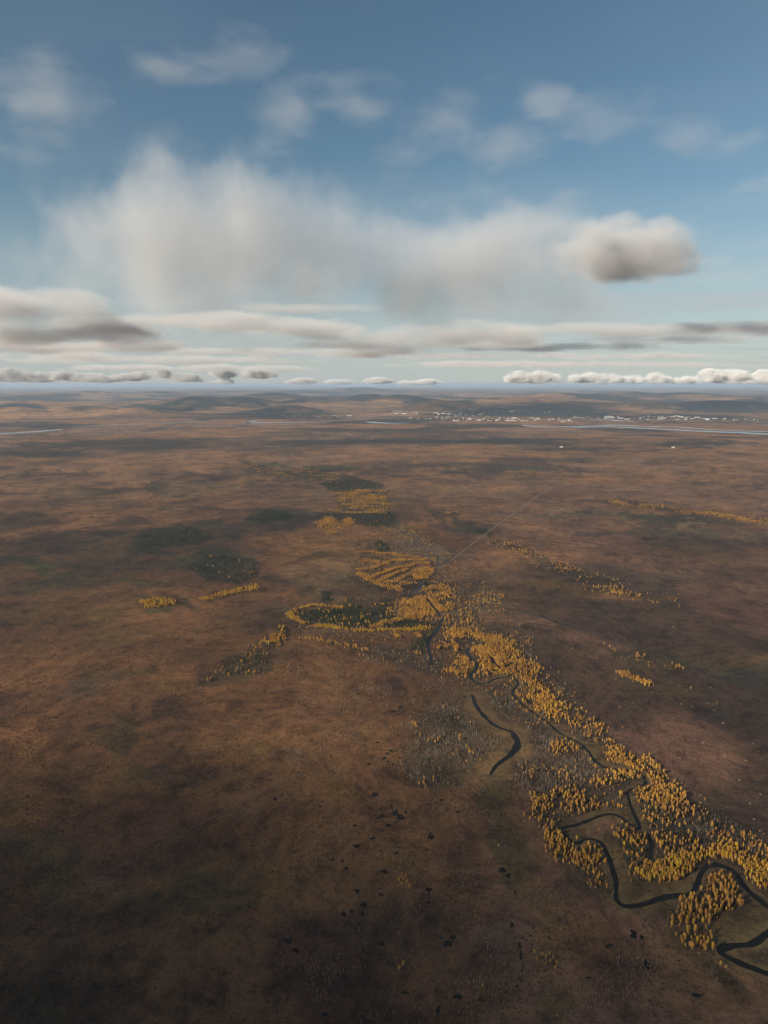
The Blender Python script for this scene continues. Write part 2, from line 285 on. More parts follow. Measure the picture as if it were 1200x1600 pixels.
def ground_material():
    m, t, o = mat('bog_ground')
    p = N(t, 'ShaderNodeNewGeometry').outputs['Position']
    at = N(t, 'ShaderNodeAttribute', attribute_name='veg'); base = at.outputs['Color']
    at2 = N(t, 'ShaderNodeAttribute', attribute_name='rough_veg'); shrub = at2.outputs['Fac']
    warp = N(t, 'ShaderNodeVectorMath', operation='MULTIPLY_ADD')
    wn = N(t, 'ShaderNodeTexNoise'); wn.inputs['Scale'].default_value = 1 / 520; wn.inputs['Detail'].default_value = 2
    L(t, p, wn.inputs['Vector']); L(t, wn.outputs['Color'], warp.inputs[0]); warp.inputs[1].default_value = (300, 300, 0); L(t, p, warp.inputs[2])
    q = warp.outputs[0]
    streak = mapping(t, q, scale=(1.15, 1.0, 1), rot=(0, 0, R(-24)))
    n_big = noise(t, streak, 1 / 420, 5, .62)          # wet and dry patches
    n_mid = noise(t, streak, 1 / 95, 8, .74)
    n_sml = noise(t, mapping(t, q, scale=(1.2, 1.0, 1), rot=(0, 0, R(18))), 1 / 34, 7, .78)
    n_fin = noise(t, p, 1 / 10, 6, .78)
    n_tus = noise(t, p, 1 / 2.4, 3, .7)
    def mul(c, fac, lo, hi, a, b): return mixc(t, 1.0, c, ramp(t, fac, [(a, lo), (b, hi)]), 'MULTIPLY')
    c = mixc(t, ramp(t, n_big, [(.38, (0,0,0)), (.62, (1,1,1))]), mixc(t, 1.0, base, (.66,.64,.68), 'MULTIPLY'), mixc(t, 1.0, base, (1.32,1.24,1.08), 'MULTIPLY'))
    c = mixc(t, math_(t, 'MULTIPLY', ramp(t, n_mid, [(.50, (0,0,0)), (.36, (1,1,1))][::-1]), .8), c, mixc(t, 1.0, c, (.36,.36,.40), 'MULTIPLY'))
    c = mixc(t, math_(t, 'MULTIPLY', ramp(t, n_mid, [(.52, (0,0,0)), (.66, (1,1,1))]), .5), c, mixc(t, 1.0, c, (1.42,1.34,1.22), 'MULTIPLY'))
    c = mixc(t, math_(t, 'MULTIPLY', ramp(t, n_sml, [(.40, (1,1,1)), (.52, (0,0,0))]), .7), c, mixc(t, 1.0, c, (.45,.45,.48), 'MULTIPLY'))
    c = mixc(t, math_(t, 'MULTIPLY', ramp(t, n_sml, [(.54, (0,0,0)), (.68, (1,1,1))]), .5), c, mixc(t, 1.0, c, (1.55,1.48,1.35), 'MULTIPLY'))
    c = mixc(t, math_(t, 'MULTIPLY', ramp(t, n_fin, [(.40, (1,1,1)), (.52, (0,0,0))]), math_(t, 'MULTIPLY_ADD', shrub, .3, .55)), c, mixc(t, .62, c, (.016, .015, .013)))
    c = mixc(t, math_(t, 'MULTIPLY', ramp(t, n_fin, [(.55, (0,0,0)), (.68, (1,1,1))]), .42), c, mixc(t, .42, c, (.22, .155, .11)))
    c = mixc(t, 1.0, c, ramp(t, n_tus, [(.3, (.55,.55,.55)), (.58, (1.0,1.0,1.0))]), 'MULTIPLY')
    hgt = math_(t, 'ADD', math_(t, 'MULTIPLY', n_fin, 1.6), math_(t, 'MULTIPLY', n_tus, .5))
    b = N(t, 'ShaderNodeBump'); b.inputs['Strength'].default_value = 1.0; b.inputs['Distance'].default_value = 1.7
    L(t, hgt, b.inputs['Height'])
    s = N(t, 'ShaderNodeBsdfPrincipled'); L(t, c, s.inputs['Base Color']); s.inputs['Roughness'].default_value = .95
    s.inputs['Specular IOR Level'].default_value = .1
    L(t, b.outputs[0], s.inputs['Normal']); L(t, s.outputs[0], o.inputs[0])
    return m

def water_material(name, col, rough, bump=.02, scale=1.5, spec=.5):
    m, t, o = mat(name)
    p = N(t, 'ShaderNodeNewGeometry').outputs['Position']
    s = N(t, 'ShaderNodeBsdfPrincipled')
    n1 = noise(t, p, 1 / 25, 3)
    L(t, mixc(t, n1, tuple(v * .75 for v in col), tuple(v * 1.2 for v in col)), s.inputs['Base Color'])
    s.inputs['Roughness'].default_value = rough; s.inputs['IOR'].default_value = 1.33; s.inputs['Specular IOR Level'].default_value = spec
    b = N(t, 'ShaderNodeBump'); b.inputs['Strength'].default_value = bump; b.inputs['Distance'].default_value = .3
    L(t, noise(t, p, scale, 3), b.inputs['Height']); L(t, b.outputs[0], s.inputs['Normal'])
    L(t, s.outputs[0], o.inputs[0]); return m

def leaf_material(name, stops, rough=.7, trans=.25, spec=.2):
    m, t, o = mat(name)
    r = N(t, 'ShaderNodeObjectInfo').outputs['Random']
    p = N(t, 'ShaderNodeTexCoord').outputs['Object']
    n1 = noise(t, p, .9, 3)
    oi = N(t, 'ShaderNodeObjectInfo').outputs['Location']; n2 = noise(t, oi, 1 / 55, 3, .6)      # stands turn colour together
    f = math_(t, 'ADD', math_(t, 'MULTIPLY', r, .5), math_(t, 'ADD', math_(t, 'MULTIPLY', n1, .3), math_(t, 'MULTIPLY_ADD', n2, 1.5, -.62)), clamp=True)
    c = ramp(t, f, stops)
    d = N(t, 'ShaderNodeBsdfDiffuse'); tr = N(t, 'ShaderNodeBsdfTranslucent'); L(t, c, d.inputs[0]); L(t, c, tr.inputs[0])
    mx = N(t, 'ShaderNodeMixShader'); mx.inputs[0].default_value = trans
    L(t, d.outputs[0], mx.inputs[1]); L(t, tr.outputs[0], mx.inputs[2]); L(t, mx.outputs[0], o.inputs[0]); return m
def plain_material(name, c1, c2, scale=1.0, rough=.8):
    m, t, o = mat(name)
    p = N(t, 'ShaderNodeTexCoord').outputs['Object']
    s = N(t, 'ShaderNodeBsdfPrincipled'); L(t, mixc(t, noise(t, p, scale, 4), c1, c2), s.inputs['Base Color'])
    s.inputs['Roughness'].default_value = rough; L(t, s.outputs[0], o.inputs[0]); return m

M = {}
M['ground'] = ground_material()
M['creek'] = water_material('dark_creek_water', (.013, .012, .008), .12, spec=.16)
M['river'] = water_material('silty_river_water', (.22, .22, .21), .22, .05, .05)
M['gold'] = leaf_material('golden_birch_leaves', [(0, (.17,.085,.038)), (.22, (.29,.145,.045)), (.5, (.46,.235,.055)), (.78, (.57,.30,.055)), (1, (.60,.36,.075))], trans=.15)
M['yellow'] = leaf_material('yellow_birch_leaves', [(0, (.36,.19,.035)), (.5, (.54,.31,.035)), (1, (.60,.39,.045))], trans=.15)
M['spruce'] = leaf_material('spruce_needles', [(0, (.020,.028,.018)), (.5, (.034,.046,.028)), (1, (.06,.07,.036))], trans=.05)
M['twig'] = leaf_material('bare_twigs', [(0, (.11,.07,.045)), (.5, (.20,.138,.095)), (1, (.43,.33,.25))], trans=.05)
M['shrub'] = leaf_material('heath_shrub_leaves', [(0, (.035,.028,.018)), (.4, (.085,.05,.026)), (.75, (.14,.075,.032)), (1, (.2,.13,.06))], trans=.1)
M['birch_bark'] = plain_material('birch_bark', (.55,.5,.44), (.3,.26,.22), 2)
M['dark_bark'] = plain_material('spruce_bark', (.10,.075,.055), (.16,.12,.09), 2)
M['grey_bark'] = plain_material('weathered_bark', (.35,.29,.23), (.22,.17,.13), 2)

# ------------------------------------------------------------------ object helpers
def add(name, me, m=None, parent=None, label=None, cat=None, group=None, kind=None):
    o = bpy.data.objects.new(name, me); COL.objects.link(o)
    if m is not None and me is not None and not me.materials: me.materials.append(m)
    if parent is not None: o.parent = parent
    tag(o, label, cat, group, kind); return o
def tag(o, label=None, cat=None, group=None, kind=None):
    for k, v in (('label', label), ('category', cat), ('group', group), ('kind', kind)):
        if v: o[k] = v
    return o
def mesh(name, V, F, smooth=False):
    me = bpy.data.meshes.new(name); me.from_pydata([tuple(v) for v in V], [], [tuple(f) for f in F]); me.update()
    if smooth: me.polygons.foreach_set('use_smooth', [True] * len(me.polygons))
    return me

# ------------------------------------------------------------------ ground sheet
HILLS = [  # photo column, crest row, distance m, half width px, depth m
 (90, 614, 38000, 120, 4500), (30, 618, 32000, 70, 3500), (230, 613, 43000, 60, 4500), (300, 620.5, 22000, 80, 2000), (375, 621.5, 22500, 55, 2000), (60, 627, 20500, 100, 1900), (215, 637, 16300, 55, 1000),
 (130, 634, 17500, 60, 1200), (20, 637, 16500, 60, 1100), (430, 616, 31000, 60, 3000), (560, 608.5, 58000, 70, 6000), (640, 609, 62000, 60, 6000), (470, 611, 52000, 60, 5000), (575, 617.5, 29000, 40, 2500), (690, 627, 20500, 60, 1300), (630, 622, 25500, 60, 2000), (500, 624, 24000, 60, 1800), (450, 632, 19500, 40, 1000),
 (985, 614, 36000, 30, 2500), (940, 617, 33000, 60, 3000), (1080, 617, 33500, 90, 3000), (860, 618, 31000, 70, 2600), (800, 623, 24500, 80, 1800), (900, 628.5, 20500, 75, 1200), (1010, 628, 20500, 80, 1300), (1130, 627, 21500, 80, 1500), (1185, 620, 28000, 60, 2500), (740, 612, 52000, 90, 5000), (1190, 612, 52000, 80, 5000), (330, 610.5, 56000, 90, 5500)]
HP = []
for hx, hy, D, hw, dep in HILLS:
    top = far(hx, hy, D); HP.append((top[0], D, max(top[2], 25.0), hw / FPX * D, dep))
def elev(X, Y):
    r = np.hypot(X, Y)
    z = np.zeros_like(X)
    for cx, cy, hz, wx, wy in HP:
        g = hz * np.exp(-((X - cx) / wx) ** 2 - ((Y - cy) / wy) ** 2)
        z = np.maximum(z, g) + .12 * np.minimum(z, g)
    rough = sstep(19000, 30000, r)
    z = z * (.78 + .44 * fbm(X / 1700, Y / 1700, 5, 5))
    z = z + rough * (fbm(X / 5200, Y / 5200, 9, 5) - .34).clip(0) * 330
    return z
ang = np.concatenate([np.linspace(-180, -46, 60, endpoint=False), np.linspace(-46, -34, 40, endpoint=False), np.linspace(-34, 34, 420, endpoint=False), np.linspace(34, 46, 40, endpoint=False), np.linspace(46, 180, 60, endpoint=False)])
rr_px = np.concatenate([np.linspace(1680, 700, 340), np.linspace(699, 640, 60), np.linspace(639, 603, 74)])
rr = np.array([gnd(600, y)[1] for y in rr_px]); rr = np.concatenate([np.linspace(40, rr[0], 24)[:-1], rr, [300000]])
A, B = np.meshgrid(np.radians(ang), rr); GX = (B * np.sin(A)).ravel(); GY = (B * np.cos(A)).ravel()
GZ = elev(GX, GY); na, nr = len(ang), len(rr)
idx = np.arange(na * nr).reshape(nr, na)
quads = np.stack([idx[:-1], idx[1:], np.roll(idx[1:], -1, 1), np.roll(idx[:-1], -1, 1)], -1).reshape(-1, 4)[:, ::-1]
GXc = np.concatenate([GX, [0]]); GYc = np.concatenate([GY, [0]]); GZc = np.concatenate([GZ, [0]])
ctr = len(GX)
fan = np.stack([np.full(na, ctr), np.roll(idx[0], -1), idx[0]], -1)
me = bpy.data.meshes.new('ground'); nv = len(GXc)
me.vertices.add(nv); me.vertices.foreach_set('co', np.stack([GXc, GYc, GZc], -1).astype(np.float32).ravel())
nl = quads.size + fan.size
me.loops.add(nl); me.loops.foreach_set('vertex_index', np.concatenate([quads.ravel(), fan.ravel()]).astype(np.int32))
npoly = len(quads) + len(fan); me.polygons.add(npoly)
me.polygons.foreach_set('loop_start', np.concatenate([np.arange(len(quads)) * 4, quads.size + np.arange(len(fan)) * 3]).astype(np.int32))
me.polygons.foreach_set('loop_total', np.concatenate([np.full(len(quads), 4), np.full(len(fan), 3)]).astype(np.int32))
me.update(calc_edges=True)
me.polygons.foreach_set('use_smooth', [True] * npoly)

# vegetation colours of the plain
RUST=(.197,.101,.050); PURP=(.205,.114,.079); TAN=(.22,.145,.078); OCHRE=(.195,.115,.042); OLIVE=(.095,.078,.032); GREEN=(.070,.072,.034)
DARK=(.056,.042,.031); SPR=(.026,.033,.024); ORANGE=(.33,.170,.075); GREY=(.17,.120,.085); MAROON=(.094,.047,.033); TEAL=(.055,.062,.048); PALE=(.30,.22,.13)
PATCH = [  # photo centre, half sizes, tilt, colour, strength
 (255,842,75,16,0,SPR,.85),(300,850,40,8,0,SPR,.6),(340,878,62,18,0,GREEN,.9),(180,880,90,20,0,DARK,.7),(110,905,70,16,0,GREEN,.7),(120,880,170,45,0,DARK,.5),(300,860,120,35,0,DARK,.35),(200,840,90,18,0,SPR,.45),(60,850,60,14,0,DARK,.5),(130,950,120,20,0,DARK,.3),(25,880,36,16,0,GREEN,.8),(225,915,40,10,0,GREEN,.7),(435,806,62,10,0,SPR,.8),(390,830,60,8,0,DARK,.6),(470,822,50,9,0,DARK,.5),(130,860,40,10,0,DARK,.6),
 (500,905,50,30,0,TAN,.55),(520,860,45,20,0,OCHRE,.5),(480,925,40,12,0,DARK,.55),(400,965,80,24,0,DARK,.35),(60,960,90,18,0,OCHRE,.35),(120,985,120,20,0,OLIVE,.35),(200,1040,110,25,0,RUST,.7),(40,1010,60,20,0,RUST,.7),(330,1040,60,18,0,DARK,.35),
 (480,1050,70,16,0,RUST,.7),(510,1045,40,8,0,OCHRE,.45),(420,1048,30,8,0,OCHRE,.45),(600,1050,50,9,0,OCHRE,.5),(400,1165,24,12,0,OCHRE,.8),(545,1240,26,12,0,OCHRE,.7),(395,1362,17,9,0,OCHRE,.85),(345,1482,46,11,0,OCHRE,.7),(372,1425,14,9,0,OCHRE,.6),(345,1420,22,9,0,OLIVE,.6),(595,1330,30,20,0,OCHRE,.45),(620,1140,26,18,0,OCHRE,.5),(490,1170,60,30,0,RUST,.4),
 (790,1235,28,45,0,OLIVE,.9),(800,1330,30,60,0,OLIVE,.75),(830,1420,35,60,0,OCHRE,.45),(830,1540,35,40,0,OLIVE,.6),(820,1250,20,30,0,OCHRE,.4),(838,1150,30,22,0,(.19,.115,.075),.8),(790,1160,30,35,0,(.18,.12,.055),.8),(750,1120,22,26,0,(.16,.11,.05),.8),
 (480,1470,80,60,0,MAROON,.75),(200,1290,120,60,0,MAROON,.6),(60,1330,70,60,0,GREEN,.45),(300,1400,80,30,0,GREEN,.35),(100,1560,150,60,0,DARK,.5),(600,1430,90,40,0,DARK,.45),(560,1560,80,40,0,MAROON,.6),(700,1330,50,40,0,MAROON,.4),(740,1480,60,50,0,DARK,.35),(950,1480,80,50,0,MAROON,.6),(900,1440,50,40,0,RUST,.45),(270,1110,40,14,0,DARK,.6),(180,1150,40,12,0,DARK,.5),(280,1200,60,20,0,DARK,.5),(120,1110,60,14,0,RUST,.5),(30,1210,60,20,0,RUST,.45),
 (1050,1180,150,70,0,PURP,.85),(950,1000,60,24,0,PURP,.7),(840,970,60,16,0,PURP,.6),(800,900,60,14,0,PURP,.5),(760,895,60,14,0,OLIVE,.4),(830,955,50,8,0,GREEN,.4),
 (1170,1055,60,22,0,TEAL,.7),(1100,1035,50,12,0,OLIVE,.5),(1150,1135,40,14,0,TEAL,.5),(970,1015,40,10,0,TEAL,.6),(1000,1060,30,8,0,TEAL,.4),(1080,1080,40,10,0,OLIVE,.5),(1190,1030,60,6,0,OCHRE,.6),
 (900,915,70,12,0,OCHRE,.55),(1000,930,80,8,0,ORANGE,.45),(840,870,60,9,0,ORANGE,.4),(730,825,50,8,0,TEAL,.6),(990,806,90,5,0,TEAL,.7),(1060,812,60,5,0,TEAL,.5),(1090,800,140,6,0,ORANGE,.75),(1000,789,70,4,0,ORANGE,.6),
 (640,745,60,5,0,ORANGE,.6),(780,733,70,4,0,TEAL,.7),(920,739,70,4,0,TEAL,.7),(680,763,60,4,0,PALE,.35),(560,800,60,12,0,DARK,.35),(610,810,40,10,0,DARK,.6),(640,790,30,14,0,DARK,.5),(340,720,120,6,0,ORANGE,.35),(430,765,60,10,0,DARK,.4),(300,760,90,10,0,TAN,.4),(140,775,90,12,0,TAN,.35),(60,800,80,10,0,ORANGE,.3),(285,770,20,5,0,SPR,.5),(150,765,30,6,0,SPR,.4),(45,805,25,5,0,SPR,.6),(100,803,12,3,0,SPR,.5),(345,797,30,5,0,DARK,.4),
 (600,706,200,6,0,ORANGE,.5),(1000,745,200,10,0,ORANGE,.5),(400,690,300,5,0,DARK,.5),(1090,692,60,8,0,SPR,.8),(880,690,120,5,0,DARK,.6),(700,680,150,6,0,DARK,.5),(200,697,200,7,0,DARK,.5),(60,700,60,9,0,DARK,.5),(900,712,150,4,0,ORANGE,.5),
 (760,777,70,6,0,PURP,.6),(900,765,90,8,0,PURP,.5),(1100,770,120,6,0,PURP,.4),(620,855,40,12,0,GREY,.5),(700,870,20,8,0,TEAL,.6),
]
gp = np.random.default_rng(42)
for _ in range(70):
    PATCH.insert(0, (gp.uniform(-20, 560), gp.uniform(705, 960), gp.uniform(10, 42), gp.uniform(2.5, 7), 0, [DARK, SPR, DARK, GREEN][gp.integers(0, 4)], gp.uniform(.45, .85)))
for _ in range(46):
    PATCH.insert(0, (gp.uniform(560, 1220), gp.uniform(690, 840), gp.uniform(30, 120), gp.uniform(1.6, 4.0), 0, [ORANGE, ORANGE, TEAL, DARK, PALE][gp.integers(0, 5)], gp.uniform(.3, .7)))
for _ in range(40):
    PATCH.insert(0, (gp.uniform(-20, 1220), gp.uniform(690, 760), gp.uniform(30, 110), gp.uniform(1.5, 3.5), 0, [ORANGE, ORANGE, DARK][gp.integers(0, 3)], gp.uniform(.3, .65)))
for _ in range(50):
    PATCH.insert(0, (gp.uniform(-20, 760), gp.uniform(960, 1600), gp.uniform(14, 46), gp.uniform(6, 20), 0, [DARK, MAROON, OLIVE, OCHRE, GREY][gp.integers(0, 5)], gp.uniform(.3, .6)))
PX, PY = pix(GXc, np.maximum(GYc, 1e-3)); front = GYc > 50
warpx = (fbm(GXc / 180, GYc / 180, 3, 6) - .5) * 380; warpy = (fbm(GXc / 180, GYc / 180, 4, 6) - .5) * 380
rad = np.hypot(GXc, GYc); ws = np.clip(rad / 2600, .35, 8)
WX = GXc + warpx * ws; WY = GYc + warpy * ws
def lerp(c, col, f): return c + (np.asarray(col)[None, :] - c) * f[:, None]
azim = np.degrees(np.arctan2(GXc, np.maximum(GYc, 1.0)))
col = np.tile(np.array(RUST), (nv, 1))
col = lerp(col, PURP, sstep(3, 12, azim + 8 * (fbm(GXc / 900, GYc / 900, 8) - .5)) * .85)
col = lerp(col, (.31,.185,.115), sstep(2600, 8000, rad))
nb = fbm(WX / 700, WY / 700, 21, 5); nb2 = fbm(WX / 260, WY / 260, 31, 5)
col = lerp(col, DARK, sstep(.50, .66, nb) * .75)
col = lerp(col, OCHRE, sstep(.58, .76, nb2) * .28)
col = lerp(col, GREY, sstep(.55, .75, fbm(WX / 420, WY / 420, 41, 5)) * .35)
# far plain: long streaks of birch and spruce
fs = sstep(5000, 9000, rad)
n1 = fbm(GXc / 2600 + 3, GYc / 1500, 51, 6); n2 = fbm(GXc / 1800, GYc / 1100, 61, 6)
col = lerp(col, ORANGE, fs * sstep(.48, .62, n1) * .85)
col = lerp(col, SPR, fs * sstep(.54, .64, n2) * .8)
hz = sstep(14500, 17500, rad)
n3 = fbm(GXc / 2200, GYc / 2600, 71, 6); n4 = fbm(GXc / 900, GYc / 1200, 81, 5)
hillc = np.tile(np.array((.040, .046, .036)), (nv, 1))
hillc = lerp(hillc, (.50,.28,.135), sstep(.46, .58, n3) * .9)
hillc = lerp(hillc, (.05,.055,.042), sstep(.56, .66, n4) * .7)
hillc = lerp(hillc, (.28,.19,.11), sstep(.64, .7, fbm(GXc / 700, GYc / 900, 91, 4)) * .5)
col = col + (hillc - col) * hz[:, None]
for cx, cy, rx, ry, an, pc, st in PATCH:
    c0 = gnd(cx, cy); ex = (gnd(cx + rx, cy) - gnd(cx - rx, cy)) / 2; ey = (gnd(cx, max(cy - ry, 604)) - gnd(cx, cy + ry)) / 2
    Mx = np.linalg.inv(np.stack([ex, ey], 1)); d = np.stack([WX - c0[0], WY - c0[1]], -1) @ Mx.T
    q = np.einsum('ij,ij->i', d, d)
    col = lerp(col, pc, np.where(front, st * (1 - sstep(.35, 1.5, q)), 0.0))
Pg = np.stack([GXc, GYc], -1)
near = (rad < 4200) & front
shr = np.zeros(nv)
dcr = np.full(nv, 1e6); dcr[near] = distline(Pg[near], creek); dox = np.full(nv, 1e6); dox[near] = distline(Pg[near], oxbow)
WOOD_G = [(to_ground(p), sp, wt, fl, pl) for p, sp, wt, fl, pl in WOODS]
Pw = np.stack([GXc + warpx * .06, GYc + warpy * .06], -1); Pw2 = np.stack([GXc + warpy * .16, GYc - warpx * .16], -1); Pw3 = np.stack([GXc - warpx * .22, GYc + warpy * .22], -1)
for poly, sp, wt, fl, pl in WOOD_G:
    lo = poly.min(0) - 30; hi = poly.max(0) + 30
    s = np.where(front & (Pw[:, 0] > lo[0]) & (Pw[:, 0] < hi[0]) & (Pw[:, 1] > lo[1]) & (Pw[:, 1] < hi[1]))[0]
    if not len(s): continue
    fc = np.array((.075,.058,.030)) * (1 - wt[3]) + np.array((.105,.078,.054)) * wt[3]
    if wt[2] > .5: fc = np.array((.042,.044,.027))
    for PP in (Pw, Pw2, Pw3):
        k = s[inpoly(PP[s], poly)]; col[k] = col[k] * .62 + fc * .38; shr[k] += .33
for poly in CLEAR_G:
    k = near & (np.abs(Pg[:, 0]) < 3000); s = np.where(k)[0]; k = s[inpoly(Pw[s], poly)]; col[k] = np.array((.135,.092,.045)); shr[k] = .2
f = 1 - sstep(8, 20, dcr); col = lerp(col, (.185,.128,.064), f * .85)
f = 1 - sstep(16, 62, dox + 30 * (nb2 - .5)); col = lerp(col, (.26,.165,.075), f * .9)
f = 1 - sstep(4, 34, np.where(near, distline(Pg, brook), 1e6)); col = lerp(col, (.07,.062,.04), f * .6)
ca = me.color_attributes.new('veg', 'FLOAT_COLOR', 'POINT')
ca.data.foreach_set('color', np.concatenate([np.clip(col, .005, .8), np.ones((nv, 1))], 1).astype(np.float32).ravel())
fa = me.attributes.new('rough_veg', 'FLOAT', 'POINT'); fa.data.foreach_set('value', shr.astype(np.float32))
ground = add('ground', me, M['ground'], kind='structure')
tag(ground, label='russet autumn bog plain running out to low wooded hills', cat='ground')

# ------------------------------------------------------------------ water sheets
def ribbon(name, line, widths, z, m):
    line = np.asarray(line); t = np.gradient(line, axis=0); t /= np.linalg.norm(t, axis=1)[:, None]; n = np.stack([-t[:, 1], t[:, 0]], -1)
    wv = np.interp(np.linspace(0, 1, len(line)), np.linspace(0, 1, len(widths)), widths) / 2
    sC = np.cumsum(np.concatenate([[0], np.linalg.norm(np.diff(line, axis=0), axis=1)]))
    wl = wv * (1 + 1.1 * (fbm(sC / 22 + 7, sC * 0, 3) - .5)); wr = wv * (1 + 1.1 * (fbm(sC / 22 + 70, sC * 0, 5) - .5))
    a = line + n * wl[:, None]; b = line - n * wr[:, None]
    V = [(*p, z) for p in a] + [(*p, z) for p in b]; k = len(line)
    return mesh(name, V, [(i, k + i, k + i + 1, i + 1) for i in range(k - 1)])
add('creek', ribbon('creek', creek, [10, 10, 9, 8.5, 8, 7, 6.5, 5.5, 5, 5, 6, 8, 8, 6], .06, None), M['creek'], kind='structure', label='dark creek winding between the golden woods', cat='creek')
add('oxbow_pond', ribbon('oxbow_pond', oxbow, [3, 9, 10, 10, 9, 9, 11, 14, 15, 14, 11, 7, 8, 3], .07, None), M['creek'], kind='structure', label='black curved oxbow pond in tan marsh', cat='pond')
for (k, ln), wd in zip(slough.items(), [[6, 9, 9, 6], [4, 10, 7, 4], [3, 9, 9, 3], [4, 8, 9, 6, 3], [2, 4, 6, 5, 7, 2], [8, 16, 6], [3, 7, 4]]):
    add('slough', ribbon('slough', ln, wd, .08, None), M['creek'], kind='structure', label='narrow dark side channel among the trees', cat='channel')
add('brook', ribbon('brook', brook, [1.5, 2.5, 2.5, 2, 2, 1.5], .05, None), M['creek'], kind='structure', label='thin dark brook crossing the eastern bog', cat='brook')

POND_PX = [(430,1248,5,3),(440,1243,4,2),(555,1290,6,3),(586,1242,9,5),(597,1275,8,4),(617,1270,9,6),(625,1277,10,7),(612,1260,4,6),(634,1269,4,4),(608,1290,7,3),(590,1278,4,2),(583,1310,6,4),(558,1322,9,5),(535,1345,5,3),(520,1343,5,3),(541,1357,5,4),(673,1307,8,8),(715,1268,7,3),(600,1362,8,5),(558,1392,6,6),(568,1413,8,7),(566,1428,8,5),(550,1424,6,5),(537,1428,8,5),(560,1443,4,3),(670,1390,8,5),(595,1398,6,4),(785,1360,12,6),(794,1368,6,6),(620,1333,6,4),(700,1475,10,9),(708,1465,8,5),(633,1550,8,7),(715,1557,12,6),(684,1580,5,12),(690,1465,4,3),(752,1562,8,4),(596,1475,8,5),(800,1445,5,7),(812,1478,4,10),(814,1492,4,8),(805,1395,3,6),(990,1460,10,9),(1003,1465,5,6),(952,1478,8,6),(1010,1508,8,10),(918,1528,7,4),(600,1185,7,3),(612,1173,9,2.5),(605,1177,6,2),(590,1160,6,2),(625,1184,5,2),(576,1194,5,2),(627,1105,6,3),(615,1112,7,2),(656,1112,5,3),(607,1190,4,2),(640,1100,4,2),(670,1257,6,2),(690,1250,6,2),(1090,1555,14,6),(450,1470,10,7),(462,1485,8,5),(508,1585,9,5),(700,1265,5,2),(670,1410,6,3),(925,1125,3,1.5),(500,1260,5,2),(726,1088,6,2.5)]
def pond_mesh(cx, cy, rx, ry, seed):
    g = np.random.default_rng(seed); c = gnd(cx, cy); ex = gnd(cx + rx, cy) - c; ey = gnd(cx, cy - ry) - c
    n = 26; V = []
    ph = g.uniform(0, 6.28, 5); am = g.uniform(.03, .17, 5)
    for i in range(n):
        a = 2 * math.pi * i / n; r = .8 + sum(am[j] * math.sin((j + 2) * a + ph[j]) for j in range(5)) + g.uniform(-.13, .13)
        p = c + max(.15, r) * (ex * math.cos(a) + ey * math.sin(a)); V.append((p[0], p[1], .055))
    V.append((c[0], c[1], .055)); return mesh('pond', V, [(i, (i + 1) % n, n) for i in range(n)])
for i, (a, b, c_, d_) in enumerate(POND_PX):
    add('pond', pond_mesh(a, b, c_ * .75, d_ * .8, i), M['creek'], kind='structure', label='small black bog pool in the brown marsh', cat='pond')

# silty river beyond the plain
RIVER_PX = [
 ([(-60,682),(0,677.5),(40,676),(80,672.5),(95,670.5)], [180,220,170,150,60]),
 ([(115,666),(160,664.5),(230,662.5),(300,659),(340,658)], [60,90,90,110,60]),
 ([(380,659.5),(400,661),(440,660.5),(480,660),(520,659)], [60,280,160,120,60]),
 ([(385,661.5),(395,657.5),(410,657)], [60,130,50]),
 ([(530,653),(570,651.5),(600,650),(640,649.5)], [60,80,80,40]),
 ([(576,659),(592,661),(610,661.5),(640,661)], [120,260,160,80]),
 ([(815,664.5),(840,667),(880,667),(930,665.5),(960,664),(1000,666),(1040,667.5)], [60,200,140,140,260,180,90]),
 ([(890,668.5),(930,667),(960,667),(1000,669.5),(1050,671.5),(1100,674),(1150,676),(1210,678.5),(1300,684)], [60,140,200,160,200,220,260,260,300]),
 ([(1000,666),(1040,665.5),(1080,669),(1120,672),(1160,673.5),(1210,674.5)], [60,100,120,120,150,100]),
 ([(925,657),(950,655),(975,659),(990,658)], [40,120,140,60]),
]
for px_, wd in RIVER_PX:
    add('river', ribbon('river', smooth_line(to_ground(px_), 2), [v * 1.25 for v in wd], 1.5, None), M['river'], kind='structure', label='pale braided channel of the wide far river', cat='river')

# trails
M['trail'] = plain_material('trail_dirt', (.155,.088,.047), (.12,.07,.04), .05)
M['faint'] = plain_material('faint_trail_grass', (.115,.068,.038), (.085,.052,.03), .02)
TRAIL_PX = [([(704,876),(740,848),(775,822),(810,797),(845,771),(868,758)], 9, 'trail', 'straight tan trail cut across the plain to the far birch belt'),
 ([(722,865),(760,872),(800,880),(862,882)], 4, 'trail', 'faint branch trail leaving the straight tan trail'),
 ([(868,758),(900,735)], 7, 'faint', 'far faded end of the straight trail'),
 ([(60,1425),(150,1375),(230,1330),(300,1295),(390,1245),(470,1210),(540,1178)], 2.2, 'faint', 'faint old trail crossing the dark western bog'),
 ([(930,898),(1010,920),(1100,935),(1250,960)], 3, 'faint', 'faint straight track along the far eastern birch band')]
for px_, wd, mm, lb in TRAIL_PX:
    add('trail', ribbon('trail', smooth_line(to_ground(px_), 3), [wd, wd], .09, None), M[mm], kind='structure', label=lb, cat='trail')

